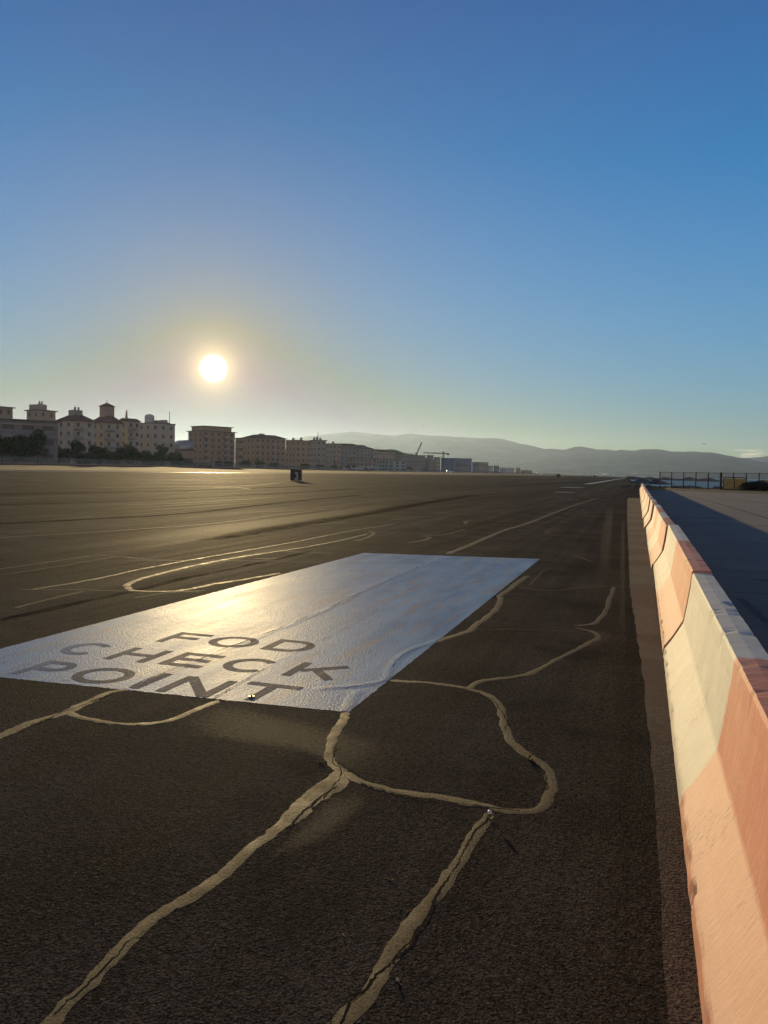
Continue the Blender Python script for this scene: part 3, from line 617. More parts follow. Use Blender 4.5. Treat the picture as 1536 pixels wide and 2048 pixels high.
# ---------------------------------------------------------------- buildings
def plot(px0, px1, L, depth, delta):
    """footprint of a building whose long side runs away to the right"""
    m_ = ray((px0+px1)/2, 950); v = Vector((m_.x, m_.y, 0)).normalized(); rr = Vector((v.y, -v.x, 0)); dist_ = L/abs(v.x)
    a = ray(px0, 950); b_ = ray(px1, 950); w_ = dist_*(math.atan2(b_.x, b_.y)-math.atan2(a.x, a.y)); dl = R(delta)
    dp = min(depth, .75*w_); ln = (w_-dp*math.sin(dl))/math.cos(dl)
    n_ = -v*math.cos(dl)+rr*math.sin(dl)
    return v*(dist_+dp*.3), math.atan2(n_.y, n_.x), dp/2, ln/2, dist_
def building(name, label, cat, L, px0, px1, ptop, wall, roof='flat', depth=16, storeys=5, bays=None, roofm=None, win=True, group='apartment blocks beyond the runway', zlow=2.05, balc=False, chim=0, ww=1.1, parapet=True, refpx=None, overh=.7, endbays=2, delta=34, hiph=None):
    loc, rz, W, D, dist_ = plot(px0, px1, L, depth, delta)
    q = ray(refpx or (px0+px1)/2, ptop); z1 = H+dist_*q.z/math.hypot(q.x, q.y); h = z1-zlow
    r = empty(name, (loc.x, loc.y, zlow), rz); tag(r, label, cat, group)
    MB().box(-W, W, -D, D, -.3, h).build('wall', wall, r)
    if roof == 'flat':
        MB().box(-W-overh, W+overh, -D-overh, D+overh, h+.003, h+.35).build('roof', roofm or flat_m, r)
    elif roof == 'hip': MB().hip(-W-.8, W+.8, -D-.8, D+.8, h+.003, h+(hiph or min(W, D)*.42), min(W, D)*.95).build('roof', roofm or tile_m, r, False)
    elif roof == 'gable':
        MB().prism([(-W-.6, -D-.6, h), (W+.6, -D-.6, h), (0, -D-.6, h+W*.45)], (0, 2*D+1.2, 0)).build('roof', roofm or tile_m, r)
    for c in range(chim): MB().box(-W*.3-.5, -W*.3+.5, -D+(c+.5)*2*D/chim-.5, -D+(c+.5)*2*D/chim+.5, h+.3, h+1.9+.4*(c % 2)).build('chimney', wall, r)
    if win:
        st = h/storeys; bays = max(2, min(10, int(2*D/(ww+1.9)))); endbays = max(1, min(3, int(2*W/3.2)))
        gw = MB().box(-.06, .05, -ww/2, ww/2, -.7, .7).me('window'); gw.materials.append(glass_m)
        ge = MB().box(-ww/2, ww/2, -.05, .06, -.7, .7).me('window'); ge.materials.append(glass_m)
        sm = MB().box(-.04, .10, -ww/2-.15, ww/2+.15, -.86, -.72).me('sill'); sm.materials.append(rail_m)
        for s_ in range(storeys):
            zc = (s_+.55)*st
            for b_ in range(bays):
                yc = -D+(b_+.5)*2*D/bays
                o = bpy.data.objects.new('window', gw); COL.objects.link(o); o.parent = r; o.location = (W, yc, zc)
                if L < 200 and s_ % 2 == 0 and b_ % 2 == 0: q = bpy.data.objects.new('sill', sm); COL.objects.link(q); q.parent = o
            for b_ in range(endbays):
                o = bpy.data.objects.new('window', ge); COL.objects.link(o); o.parent = r; o.location = (-W+(b_+.5)*2*W/endbays, -D, zc)
            if balc and s_ > 0:
                for b_ in range(0, bays, 3):
                    yc = -D+(b_+.5)*2*D/bays
                    MB().box(W+.004, W+1.3, yc-1.5, yc+1.5, s_*st, s_*st+.15).box(W+1.22, W+1.3, yc-1.5, yc+1.5, s_*st+.15, s_*st+1.05).build('balcony', rail_m, r)
    return r, W, D, h
wg = wallmat('grey', (.34, .29, .24)); wc = wallmat('cream', (.44, .385, .30)); wp = wallmat('pinkish', (.38, .29, .23)); wb_ = wallmat('slate', (.23, .22, .21)); wbl = wallmat('blue', (.15, .20, .29)); wd_ = wallmat('brown', (.36, .26, .18)); wl = wallmat('pale', (.5, .48, .44))
# far-left cluster
building('apartment_block', 'grey block cut by the left edge, rising above the dark hall', 'apartment block', 215, -60, 27, 816, wp, storeys=6, depth=18, refpx=20)
r, W, D, h = building('sports_hall', 'long dark low hall with a flat roof at the far left', 'hall', 168, -120, 119, 843, wb_, storeys=3, bays=8, depth=20, refpx=60, ww=3.0, delta=12, group='low halls beyond the runway', zlow=2.05)
MB().box(W+.004, W+.5, -D, D, h*.62, h*.66).build('fascia', wg, r); MB().box(W+.004, W+.4, -D, D, h*.90, h*.93).build('fascia', wg, r)
r, W, D, h = building('apartment_block', 'stepped grey block with two chimneys behind the dark hall', 'apartment block', 225, 54, 112, 822, wg, storeys=6, depth=8)
MB().box(-W*.8, W*.8, -D*.85, D*.1, h+.36, h+2.5).build('penthouse', wg, r)
for dy in (-.35, -.05): MB().bar((W*.2, dy*D, h+2.4), (W*.2, dy*D, h+3.9), .42, 8, .3).build('chimney', wg, r)
# pale residential complex with cupola and dome
r, W, D, h = building('residential_block', 'pale arched-window block with dark hipped roof, just right of the dark hall', 'apartment block', 190, 115, 190, 842, wc, roof='hip', storeys=5, depth=9, chim=0, balc=True, hiph=2.6, group='pale residential complex')
MB().box(-1.6, 1.6, -D*.45, D*.35, h+.5, h+3.9).build('roof_room', wg, r)
for dy in (-.1, .22): MB().bar((0, dy*D, h+3.9), (0, dy*D, h+5.1), .35, 8).build('chimney', wg, r)
r, W, D, h = building('residential_block', 'pale block topped by a square cupola tower and hipped roof', 'apartment block', 190, 184, 244, 846, wc, roof='hip', storeys=5, depth=9, balc=True, hiph=3.2, group='pale residential complex')
t_ = MB().box(-1.7, 1.7, -2.0, 2.0, h+.5, h+6.2).build('tower', wp, r); MB().hip(-2.2, 2.2, -2.5, 2.5, h+6.204, h+7.5, 2.0).build('tower_roof', tile_m, t_); MB().bar((0, 0, h+7.4), (0, 0, h+8.6), .1).build('finial', steel_m, t_)
r, W, D, h = building('residential_block', 'pale block with small gables between cupola and round turret', 'apartment block', 190, 238, 280, 843, wc, roof='gable', storeys=5, depth=8, balc=True, group='pale residential complex', chim=0)
MB().bar((0, -D*.5, h+.6), (0, -D*.5, h+4.4), .6, 8, .25).build('chimney', wc, r)
r, W, D, h = building('residential_block', 'long pale block with a round domed turret and rooftop antenna', 'apartment block', 190, 277, 350, 848, wc, storeys=5, depth=9, refpx=318, balc=False, group='pale residential complex', overh=.25)
bm_ = MB()
cyl = [(1.95*math.cos(2*math.pi*i/16), 1.95*math.sin(2*math.pi*i/16)) for i in range(16)]
tt = MB().prism([(x, y, h+.36) for x, y in cyl], (0, 0, 2.4)); t_ = tt.build('turret', wl, r); t_.location = (0, -D*.62, 0)
V = []; F = []
for j in range(5):
    a = j*R(90)/4.4
    for i in range(16): V.append((2.0*math.cos(a)*math.cos(2*math.pi*i/16), 2.0*math.cos(a)*math.sin(2*math.pi*i/16), h+2.77+1.2*math.sin(a)))
for j in range(4):
    for i in range(16): F.append((j*16+i, j*16+(i+1) % 16, (j+1)*16+(i+1) % 16, (j+1)*16+i))
F.append(tuple(64+i for i in range(16))); mesh('dome', V, F, wl, t_, smooth=True)
for k_, dy in enumerate((-.15, .12, .38, .62)): MB().box(-1.5, 2, dy*D, dy*D+1.7, h+.36, h+(1.6, 1.1, 1.9, .9)[k_]).build('roof_room', wp, r)
MB().bar((W*.5, D*.8, h+.3), (W*.5, D*.8, h+5.5), .12).build('antenna', steel_m, r)
for z in (.55, .72): MB().box(-1, 2, D+.004, D+1.3, h*z, h*z+.3).build('balcony', rail_m, r)
# arched hall
loc, rz, W, D, dd = plot(344, 388, 182, 16, 30); r = empty('arched_hall', (loc.x, loc.y, 2.05), rz); tag(r, 'low hall with curved metal roof between the pale block and the brown block', 'hall', 'low halls beyond the runway')
q = ray(364, 880); zt = H+dd*q.z/math.hypot(q.x, q.y)-2.05
MB().prism([(W, D*1.04*math.cos(R(180*i/14)), zt*.62+zt*.38*math.sin(R(180*i/14))) for i in range(15)], (-2*W, 0, 0)).build('roof', plain('curved_metal_roof', (.35, .33, .32), .35, .1, .5, .5, metal=.4), r, True); MB().box(-W, W-.2, -D, D, -.2, zt*.62-.004).build('wall', wd_, r)
for i in range(4): MB().box(W-.19, W-.1, -D*.85+i*D*.45, -D*.85+i*D*.45+1.3, 1.5, 4).build('window', glass_m, r)
# brown blocks
r, W, D, h = building('apartment_block', 'brown six-storey block under the sun with an overhanging flat roof', 'apartment block', 190, 376, 470, 864, wd_, storeys=6, depth=12, refpx=420, balc=True)
MB().box(-W+1, W-.5, -D+1.2, D-1.6, h+.36, h+2.3).build('penthouse', wd_, r); MB().box(-W+.5, W+.2, -D+.6, D-1.0, h+2.304, h+2.6).build('penthouse_roof', flat_m, r)
building('apartment_block', 'low brown link block with sloping roof right of the overhanging roof', 'apartment block', 196, 470, 486, 877, wd_, roof='flat', storeys=4, bays=3, depth=8)
r, W, D, h = building('apartment_block', 'wide brown block with shallow pitched roof, second large block right of the sun', 'apartment block', 190, 484, 571, 877, wd_, storeys=5, depth=12, refpx=525, balc=True, overh=1.0)
MB().hip(-W-.6, W+.6, -D-.4, D+.4, h+.354, h+2.0, 4.5).build('roof_ridge', tile_m, r); MB().box(-1.2, 1.2, -D*.3, -D*.05, h+1.4, h+2.6).build('roof_room', wd_, r)
building('apartment_block', 'brown-grey row starting the lower terrace behind the figure 3 sign', 'apartment block', 190, 571, 622, 882, wd_, storeys=5, bays=8, depth=10, refpx=600, chim=2)
r, W, D, h = building('apartment_block', 'grey block with a mast, right end of the flat terrace', 'apartment block', 192, 620, 651, 881, wg, storeys=5, bays=7, depth=10, chim=3, refpx=640)
MB().bar((0, -D*.1, h), (0, -D*.1, h+5), .15).build('mast', steel_m, r)
building('apartment_block', 'grey block stepping down with white balconies', 'apartment block', 192, 652, 682, 889, wg, storeys=5, bays=7, depth=10, chim=1, refpx=668, balc=True)
building('apartment_block', 'grey gabled block with pale corner bay', 'apartment block', 196, 683, 712, 892, wb_, roof='gable', storeys=5, bays=6, depth=10, refpx=700)
building('apartment_block', 'slate block in front of the left shoulder of the wooded ridge', 'apartment block', 200, 713, 742, 898, wb_, roof='hip', storeys=5, bays=6, depth=10, refpx=728)
building('apartment_block', 'slate block half hidden behind the glassy terraces', 'apartment block', 205, 744, 790, 904, wg, roof='hip', storeys=4, bays=7, depth=10, refpx=770)
building('apartment_block', 'long grey block behind the luffing crane', 'apartment block', 205, 792, 850, 911, wb_, storeys=4, bays=8, depth=10, refpx=830)
building('terrace_house', 'low pale terrace with flat roofs, left of the glassy building', 'terrace', 172, 694, 752, 917, wg, storeys=3, bays=8, depth=10, refpx=730, zlow=2.05, balc=True, group='low terraces beyond the runway')
r, W, D, h = building('glass_terrace', 'low bluish terrace with bright glazed balconies', 'terrace', 170, 757, 812, 922, wallmat('aqua', (.32, .40, .40)), storeys=3, bays=8, depth=12, refpx=790, balc=True, group='low terraces beyond the runway', ww=2.6)
building('apartment_block', 'narrow grey tower at the foot of the luffing crane', 'apartment block', 195, 853, 866, 911, wb_, storeys=5, bays=4, depth=14)
building('apartment_block', 'grey slab between the narrow tower and the tower crane', 'apartment block', 200, 867, 880, 915, wg, storeys=4, bays=5, depth=14)
building('warehouse', 'long flat blue building right of the tower crane', 'warehouse', 195, 881, 943, 917, wbl, storeys=3, bays=9, depth=30, refpx=915, group='harbour buildings')
building('warehouse', 'dark open-fronted shed in front of the blue building', 'warehouse', 175, 910, 934, 926, wb_, storeys=2, bays=6, depth=16, group='harbour buildings', ww=3)
building('warehouse', 'grey shed with dark roof right of the blue building', 'warehouse', 185, 944, 976, 925, wg, storeys=2, bays=7, depth=20, refpx=960, group='harbour buildings', roofm=plain('dark_roof', (.05, .05, .05), .8))
building('warehouse', 'pale low shed before the small dark box building', 'warehouse', 182, 974, 986, 932, wl, storeys=2, bays=5, depth=20, group='harbour buildings')
building('warehouse', 'small dark box building near the far end', 'warehouse', 180, 987, 998, 932, wb_, storeys=2, bays=4, depth=14, group='harbour buildings')
building('warehouse', 'long low pale wall-like shed near the far end', 'warehouse', 180, 999, 1028, 936, wl, storeys=1, bays=8, depth=14, group='harbour buildings')
building('warehouse', 'squat brown kiosk second from the end of the shore', 'warehouse', 178, 1032, 1040, 936, wd_, storeys=1, bays=3, depth=12, group='harbour buildings')
building('warehouse', 'last low brown shed at the tip of the shore', 'warehouse', 176, 1041, 1064, 941, wd_, storeys=1, bays=6, depth=12, group='harbour buildings')

# wooded ridge rising behind the middle blocks
V = []; F = []; sk = [(560, 900), (600, 892), (650, 886), (690, 887), (725, 890), (745, 897), (765, 900), (782, 898), (792, 900), (805, 905), (825, 908), (845, 914), (880, 922)]
cols = 120
for i in range(cols):
    px = 560+320*i/(cols-1)
    for (a, ya_), (b_, yb_) in zip(sk, sk[1:]):
        if px <= b_: py = ya_+(yb_-ya_)*(px-a)/(b_-a); break
    p = LAT(px, py, 300); zt = max(3, p.z)+noise.noise(Vector((px*.2, 0, 0)))*.8
    for s_, f in ((0, 0), (12, .4), (25, .8), (40, 1), (60, .8), (100, 0)): q = LAT(px, 950, 260+s_); V.append((q.x, q.y, 1.5+(zt-1.5)*f))
for i in range(cols-1):
    for j in range(5): a = i*6+j; F.append((a, a+6, a+7, a+1))
tag(mesh('hill', V, F, plain('wooded_slope', (.05, .055, .035), .95, .4, .15, .1), smooth=True), kind='structure')

# ---------------------------------------------------------------- cranes
def lattice(mb, a, b_, wd, n, r=.09):
    a = Vector(a); b_ = Vector(b_); d = (b_-a); u = d.orthogonal().normalized(); v = d.cross(u).normalized(); c = [u*wd+v*wd, u*wd-v*wd, -u*wd-v*wd, -u*wd+v*wd]
    for q in c: mb.bar(a+q, b_+q, r, 4)
    for i in range(n):
        p0 = a+d*(i/n); p1 = a+d*((i+1)/n)
        for k_ in range(4): mb.bar(p0+c[k_], p1+c[(k_+1) % 4], r*.7, 4)
    return mb
p0 = LAT(886, 940, 205); pt = LAT(886, 903, 205)
r = empty('tower_crane', (p0.x, p0.y, 2)); tag(r, 'tower crane with a long level jib above the blue building', 'crane', 'construction cranes'); ht = pt.z-2
dirj = (cr.x, cr.y)
lattice(MB(), (0, 0, 0), (0, 0, ht), .8, 12, .16).build('mast', steel_m, r)
kk = 40/FPX*LAT(886, 920, 205).length; jz = ht-2.2
lattice(MB(), (0, 0, jz), (-kk*dirj[0], -kk*dirj[1], jz+.6), .45, 16, .12).build('jib', steel_m, r)
lattice(MB(), (0, 0, jz), (5.6*dirj[0], 5.6*dirj[1], jz), .45, 4, .12).build('counter_jib', steel_m, r)
mb = MB().box(-1, 1, -1, 1, -1.6, .2); o = mb.build('counterweight', steel_m, r); o.location = (5.2*dirj[0], 5.2*dirj[1], jz)
MB().bar((0, 0, ht), (-kk*.6*dirj[0], -kk*.6*dirj[1], jz+.7), .08).bar((0, 0, ht), (5*dirj[0], 5*dirj[1], jz), .08).build('stay_cable', steel_m, r)
p0 = LAT(832, 940, 205); pm = LAT(832, 905, 205); pj = LAT(842, 886, 205)
r = empty('luffing_crane', (p0.x, p0.y, 2)); tag(r, 'crane with a steeply raised jib against the hills', 'crane', 'construction cranes')
lattice(MB(), (0, 0, 0), (0, 0, pm.z-2), .7, 10, .15).build('mast', steel_m, r)
kj = 10/FPX*LAT(842, 900, 205).length
lattice(MB(), (0, 0, pm.z-4), (kj*dirj[0], kj*dirj[1], pj.z-2), .4, 12, .12).build('jib', steel_m, r)
MB().bar((kj*dirj[0], kj*dirj[1], pj.z-2), (kj*dirj[0], kj*dirj[1], pm.z-2), .05).build('hoist_cable', steel_m, r)

# ---------------------------------------------------------------- trees
def crown_mesh(seed, w_, h_, n, lobes=9):
    rnd = random.Random(seed); me = bpy.data.meshes.new('crown'); V = []; F = []
    cs = [(Vector((rnd.uniform(-.6, .6)*w_, rnd.uniform(-.6, .6)*w_, h_*rnd.uniform(.35, .85))), rnd.uniform(.3, .55)*w_) for _ in range(lobes)]
    for _ in range(n):
        c, r_ = rnd.choice(cs); d = Vector((rnd.gauss(0, 1), rnd.gauss(0, 1), rnd.gauss(0, .8))).normalized(); p = c+d*r_*rnd.uniform(.55, 1.08)
        if p.z < .1*h_: p.z = .1*h_+rnd.random()*.3
        u = Vector((rnd.gauss(0, 1), rnd.gauss(0, 1), rnd.gauss(0, 1))).normalized(); v = u.orthogonal().normalized(); s = rnd.uniform(.10, .24); k0 = len(V)
        V += [tuple(p-u*s), tuple(p+v*s*.6), tuple(p+u*s), tuple(p-v*s*.6)]; F.append((k0, k0+1, k0+2, k0+3))
    me.from_pydata(V, [], F); me.update(); return me
def trunk_mesh(seed, h_):
    rnd = random.Random(seed); mb = MB(); mb.bar((0, 0, -.2), (.1, 0, h_*.5), .18, 7, .12)
    for _ in range(5): a = rnd.uniform(0, 6.28); mb.bar((.1, 0, h_*rnd.uniform(.3, .5)), (math.cos(a)*1.1, math.sin(a)*1.1, h_*rnd.uniform(.6, .8)), .09, 5, .03)
    return mb.me('trunk')
kinds = []
for k_, (w_, h_, n_, lm) in enumerate(((2.4, 5.2, 2600, leaf_m), (3.0, 4.2, 2600, leaf2_m), (1.9, 6.4, 2200, leaf_m), (3.4, 3.2, 2400, leaf_m))):
    c = crown_mesh(k_+3, w_, h_, n_); c.materials.append(lm); tm = trunk_mesh(k_+9, h_); tm.materials.append(bark_m); kinds.append((c, tm))
where = ['in front of the dark hall', 'below the arched-window block', 'below the cupola tower', 'below the domed turret', 'before the brown block under the sun', 'before the shallow-roofed brown block', 'behind the figure 3 sign', 'before the grey terraces']
rnd = random.Random(4); kname = ['rounded dark tree', 'spreading olive tree', 'tall narrow tree', 'low wide dark shrub']
pxs = [-25, 4, 30, 52, 75, 98, 118, 138, 155, 175, 196, 214, 233, 250, 268, 287, 305, 325, 345, 372, 398, 432, 458, 492, 520, 548, 610, 640, 668, 700, 735, 820, 850]
cnt = {}
for i, px in enumerate(pxs):
    L = 160+rnd.uniform(-4, 4); p = LAT(px, 930, L); p.z = 2.0; kd = rnd.choice((0, 1, 2, 3, 0, 3)) if px < 360 else rnd.choice((1, 3, 3)); c, tm = kinds[kd]
    wi = 0 if px < 118 else 1 if px < 185 else 2 if px < 245 else 3 if px < 350 else 4 if px < 470 else 5 if px < 575 else 6 if px < 645 else 7
    key = (kd, wi); cnt[key] = cnt.get(key, 0)+1
    pos = ['', ', leftmost one', ', second from left', ', third from left', ', fourth from left', ', fifth from left'][cnt[key]]
    r = empty('shrub' if kd == 3 else 'tree', p, rnd.uniform(0, 6.28)); s = rnd.uniform(.95, 1.4)*(1.1 if px < 360 else .7); r.scale = (s, s, s*rnd.uniform(.85, 1.05))
    tag(r, kname[kd]+' '+where[wi]+pos, 'tree' if kd != 3 else 'shrub', 'trees along the far side of the runway')
    for nm, me in (('crown', c), ('trunk', tm)): o = bpy.data.objects.new(nm, me); COL.objects.link(o); o.parent = r

# perimeter fence on the far side of the runway
fence_net, t, b = newmat('chain_link'); tcn = t.n('ShaderNodeTexCoord'); v = t.obj(scale=(1, 1, 1)); setp(t, b, (.20, .20, .17), .6, .4)
tr = t.n('ShaderNodeBsdfTransparent'); ms = t.n('ShaderNodeMixShader'); ms.inputs[0].default_value = .30; t.put(ms.inputs[1], tr.outputs[0]); t.put(ms.inputs[2], b.outputs[0]); fence_net.node_tree.links.new(ms.outputs[0], fence_net.node_tree.nodes['Material Output'].inputs[0])
r = empty('perimeter_fence', (-152, 0, 2.05)); tag(r, 'long low dark perimeter fence along the far edge of the runway', 'fence')
MB().box(-.02, .02, 110, 1500, .1, 1.9).build('mesh_panel', fence_net, r); MB().box(-.15, .15, 110, 1500, -.1, .35).build('kerb', wd_, r)
pm_ = MB().bar((0, 0, 0), (0, 0, 2.1), .05, 5).me('post'); pm_.materials.append(steel_m)
for i in range(80): o = bpy.data.objects.new('post', pm_); COL.objects.link(o); o.parent = r; o.location = (0, 110+i*i*.12+i*6, 0)

# ---------------------------------------------------------------- vehicles and small aircraft on the far side
def car(p, rz, label, paint, van=False, group='vehicles parked beyond the runway', name='parked_car'):
    r = empty(name, p, rz); tag(r, label, 'van' if van else 'car', group)
    hb = 1.75 if van else 1.5; L = 2.3
    side = [(-L, .3), (L, .3), (L, .85), (L-.9, 1.0), (L-1.5, hb), (-L+(.2 if van else .7), hb), (-L, 1.0)]
    MB().prism([(x, -.88, z) for x, z in side], (0, 1.76, 0)).build('body', paint, r)
    for sgn in (-1, 1):
        q = [(L-1.05, 1.02), (L-1.6, hb-.12), (-L+(.5 if van else .9), hb-.12), (-L+.4, 1.02)]
        MB().prism([(x, sgn*.885, z) for x, z in q], (0, sgn*.01, 0)).build('side_window', glass_m, r)
    MB().prism([(L-.93, -.75, 1.03), (L-.93, .75, 1.03), (L-1.44, .7, hb-.08), (L-1.44, -.7, hb-.08)], (.02, 0, .01)).build('windscreen', glass_m, r)
    for x in (-1.4, 1.45):
        for sgn in (-1, 1): MB().bar((x, sgn*.70, .33), (x, sgn*.92, .33), .33, 14).build('wheel', rubber_m, r)
    return r
p = G(900, 945.5); p = Vector((-112, 462, zg(-112)+.02)); car(p, R(20), 'white van parked alone on the runway below the blue building', white_m, True)
silver_m = plain('silver_paint', (.4, .4, .42), .35, .05, 2, .5)
for i, (px, lab, m2) in enumerate(((692, 'white car left of the small aircraft beyond the runway', white_m), (755, 'silver car right of the small aircraft beyond the runway', silver_m), (818, 'silver car beyond the glassy terrace end', silver_m), (835, 'white car below the luffing crane', white_m))):
    q = LAT(px, 940, 156); q.z = 2.07; car(q, R(90+rnd.uniform(-25, 25)), lab, m2, False)
def plane(p, rz, label, s=1.0):
    r = empty('light_aircraft', p, rz); r.scale = (s,)*3; tag(r, label, 'aircraft', 'light aircraft parked beyond the runway')
    V = []; F = []; prof = [(-4, .12, 1.3), (-3, .25, 1.25), (-1, .5, 1.2), (.6, .62, 1.25), (2, .55, 1.15), (3, .38, 1.1), (3.4, .12, 1.1)]
    for x, rr, z in prof:
        for i in range(12): V.append((x, rr*math.cos(i*math.pi/6), z+rr*1.05*math.sin(i*math.pi/6)))
    for j in range(len(prof)-1):
        for i in range(12): F.append((j*12+i, j*12+(i+1) % 12, (j+1)*12+(i+1) % 12, (j+1)*12+i))
    F.append(tuple(range(12))); F.append(tuple(72+i for i in reversed(range(12)))); mesh('fuselage', V, F, white_m, r, smooth=True)
    MB().box(-.3, 1.2, -5.2, 5.2, 1.85, 1.98).build('wing', white_m, r); MB().box(-4, -3.3, -1.7, 1.7, 1.35, 1.42).build('tailplane', white_m, r)
    MB().prism([(-4.1, -.05, 1.35), (-3.2, -.05, 1.4), (-3.7, -.05, 2.7), (-4.2, -.05, 2.7)], (0, .1, 0)).build('fin', white_m, r)
    MB().bar((3.45, 0, .3), (3.45, 0, 1.95), .04).build('propeller', steel_m, r)
    for x, y in ((.3, -1), (.3, 1), (2.6, 0)): MB().bar((x, y*.5, .95), (x, y, .25), .05).bar((x, y-.08, .22), (x, y+.08, .22), .22, 10).build('wheel', rubber_m, r)
for px, rz, s, lab in ((716, 20, 1.0, 'small white aircraft parked beyond the runway, left of the pair'), (738, -60, 1.15, 'small white aircraft parked beyond the runway, right of the pair')):
    q = LAT(px, 940, 157); q.z = 2.07; plane(q, R(rz), lab, s)
q = LAT(403, 930, 154); q.z = 2.07
r = empty('fire_tender', q, R(90)); tag(r, 'long dark vehicle with bright sunlit bonnet beyond the runway, under the sun', 'truck', 'vehicles parked beyond the runway')
MB().box(-4, 4, -1.2, 1.2, .6, 2.4).build('body', wd_, r); MB().box(4.004, 5.6, -1.15, 1.15, .5, 1.9).build('cab', silver_m, r)
for x in (-3, -1.8, 4.6):
    for sgn in (-1, 1): MB().bar((x, sgn*.9, .5), (x, sgn*1.2, .5), .5, 12).build('wheel', rubber_m, r)
# marker post
q = LAT(427, 930, 150); r = empty('marker_post', (q.x, q.y, 2.05)); tag(r, 'pale square post by the far runway edge, beside the long dark vehicle', 'post')
MB().box(-.35, .35, -.35, .35, 0, 3.2).build('shaft', wp, r); MB().box(-.42, .42, -.42, .42, 3.204, 3.5).build('cap', wp, r)

# ---------------------------------------------------------------- coast on the right: fence, gate, rocks, breakwaters, boats
fp = [Vector((x, y, 0)) for x, y in ((2.4, 127), (5.2, 126), (8.1, 125), (10.9, 124), (13.6, 123))]
posts = [1319.5, 1343.2, 1367.1, 1391.7, 1416.5, 1441.7, 1466.7, 1492, 1517.9, 1546]
def fpos(px): 
    d = ray(px, 960); t_ = 126.5/d.y; y = 127-(px-1319)*.028; t_ = y/d.y; return Vector((t_*d.x, y, 0))
r = empty('coast_fence', fpos(1319.5)); tag(r, 'tall dark chain-link fence on the shore beyond the barriers', 'fence'); base_ = fpos(1319.5)
pp = [fpos(x)-base_ for x in posts]
for i, q in enumerate(pp): MB().bar(q, q+Vector((0, 0, 2.5)), .075 if posts[i] not in (1441.7,) else .16, 6).build('post', steel_m, r)
for i in range(len(pp)-1):
    a, b_ = pp[i], pp[i+1]; mesh('mesh_panel', [a+Vector((0, 0, .1)), b_+Vector((0, 0, .1)), b_+Vector((0, 0, 2.4)), a+Vector((0, 0, 2.4))], [(0, 1, 2, 3)], fence_net, r)
    MB().bar(a+Vector((0, 0, 2.42)), b_+Vector((0, 0, 2.42)), .03, 5).build('rail', steel_m, r)
r = empty('reed_gate', fpos(1446)+Vector((0, -.6, 0))); tag(r, 'double gate clad in dry reed screening at the shore fence', 'gate')
g0 = fpos(1446); g1 = fpos(1468); g2 = fpos(1492)
for a, b_ in ((g0, g1), (g1, g2)):
    mb = MB(); n = 22
    for i in range(n): q = (a-g0).lerp(b_-g0, (i+.5)/n*.96+.02); mb.bar(q+Vector((0, 0, .1)), q+Vector((.02*math.sin(i*3), 0, 1.62+.07*math.sin(i*5))), .05, 5)
    lf = mb.build('leaf', reed_m, r)
    mb = MB(); A = a-g0; B2 = b_-g0
    for p_, q_ in ((A, B2), (A+Vector((0, 0, 1.75)), B2+Vector((0, 0, 1.75))), (A+Vector((0, 0, 0)), A+Vector((0, 0, 1.75))), (B2, B2+Vector((0, 0, 1.75)))): mb.bar(p_+Vector((0, -.08, .05)), q_+Vector((0, -.08, .05)), .05, 5)
    mb.build('frame', steel_m, r)
def rocks(name, P, wd, ht, seed, label=None, nside=26, group=None):
    V = []; F = []; P = smooth_pts([Vector(p) for p in P], max(wd*.18, .5)); n = len(P); rows = [(-1, 0), (-.6, .55), (-.25, .95), (.1, 1), (.5, .7), (1, 0)]
    for i, p in enumerate(P):
        d = P[min(i+1, n-1)]-P[max(i-1, 0)]; d.normalize(); s = Vector((d.y, -d.x, 0)); e = min(1, i/3, (n-1-i)/3)
        for k_, (a, hh) in enumerate(rows): q = Vector((i*.9, k_*1.3, seed)); V.append(tuple(p+s*(a*wd*.5*(.8+.5*noise.noise(q)))+Vector((0, 0, hh*ht*e*(.8+.7*noise.noise(q*1.7))))))
    for i in range(n-1):
        for k_ in range(5): a = i*6+k_; F.append((a, a+6, a+7, a+1))
    o = mesh(name, V, F, rock_m); return o
ORD = ['first', 'second', 'third', 'fourth', 'fifth', 'sixth', 'seventh', 'eighth', 'ninth', 'tenth', 'eleventh', 'twelfth', 'thirteenth', 'fourteenth', 'fifteenth', 'sixteenth', 'seventeenth', 'eighteenth', 'nineteenth', 'twentieth', 'twenty-first', 'twenty-second', 'twenty-third', 'twenty-fourth', 'twenty-fifth', 'last']
def AT(px, d, z): q = AZ(px, z, 950, d); return q
tag(rocks('breakwater', [AT(1236, 340, -1.9), AT(1262, 345, -1.8), AT(1300, 352, -1.8), AT(1345, 360, -1.9)], 16, 2.0, 5), 'low dark rock spit behind the pale inlet', 'breakwater', 'rock breakwaters')
tag(rocks('breakwater', [AT(1225, 800, -1.8), AT(1300, 790, -1.8), AT(1380, 780, -1.8), AT(1450, 760, -1.8)], 30, 3.6, 9), 'long dark breakwater across the bay behind the shore fence', 'breakwater', 'rock breakwaters')
tag(rocks('breakwater', [AT(1378, 700, -1.8), AT(1395, 700, -1.8), AT(1418, 700, -1.8), AT(1440, 705, -1.8)], 26, 4.6, 12), 'humped rock mound in the middle of the long breakwater', 'breakwater', 'rock breakwaters')
tag(rocks('breakwater', [AT(1480, 420, -1.8), AT(1520, 410, -1.8), AT(1600, 400, -1.8), AT(1700, 400, -1.8)], 24, 2.9, 19), 'dark breakwater to the right of the reed gate', 'breakwater', 'rock breakwaters')
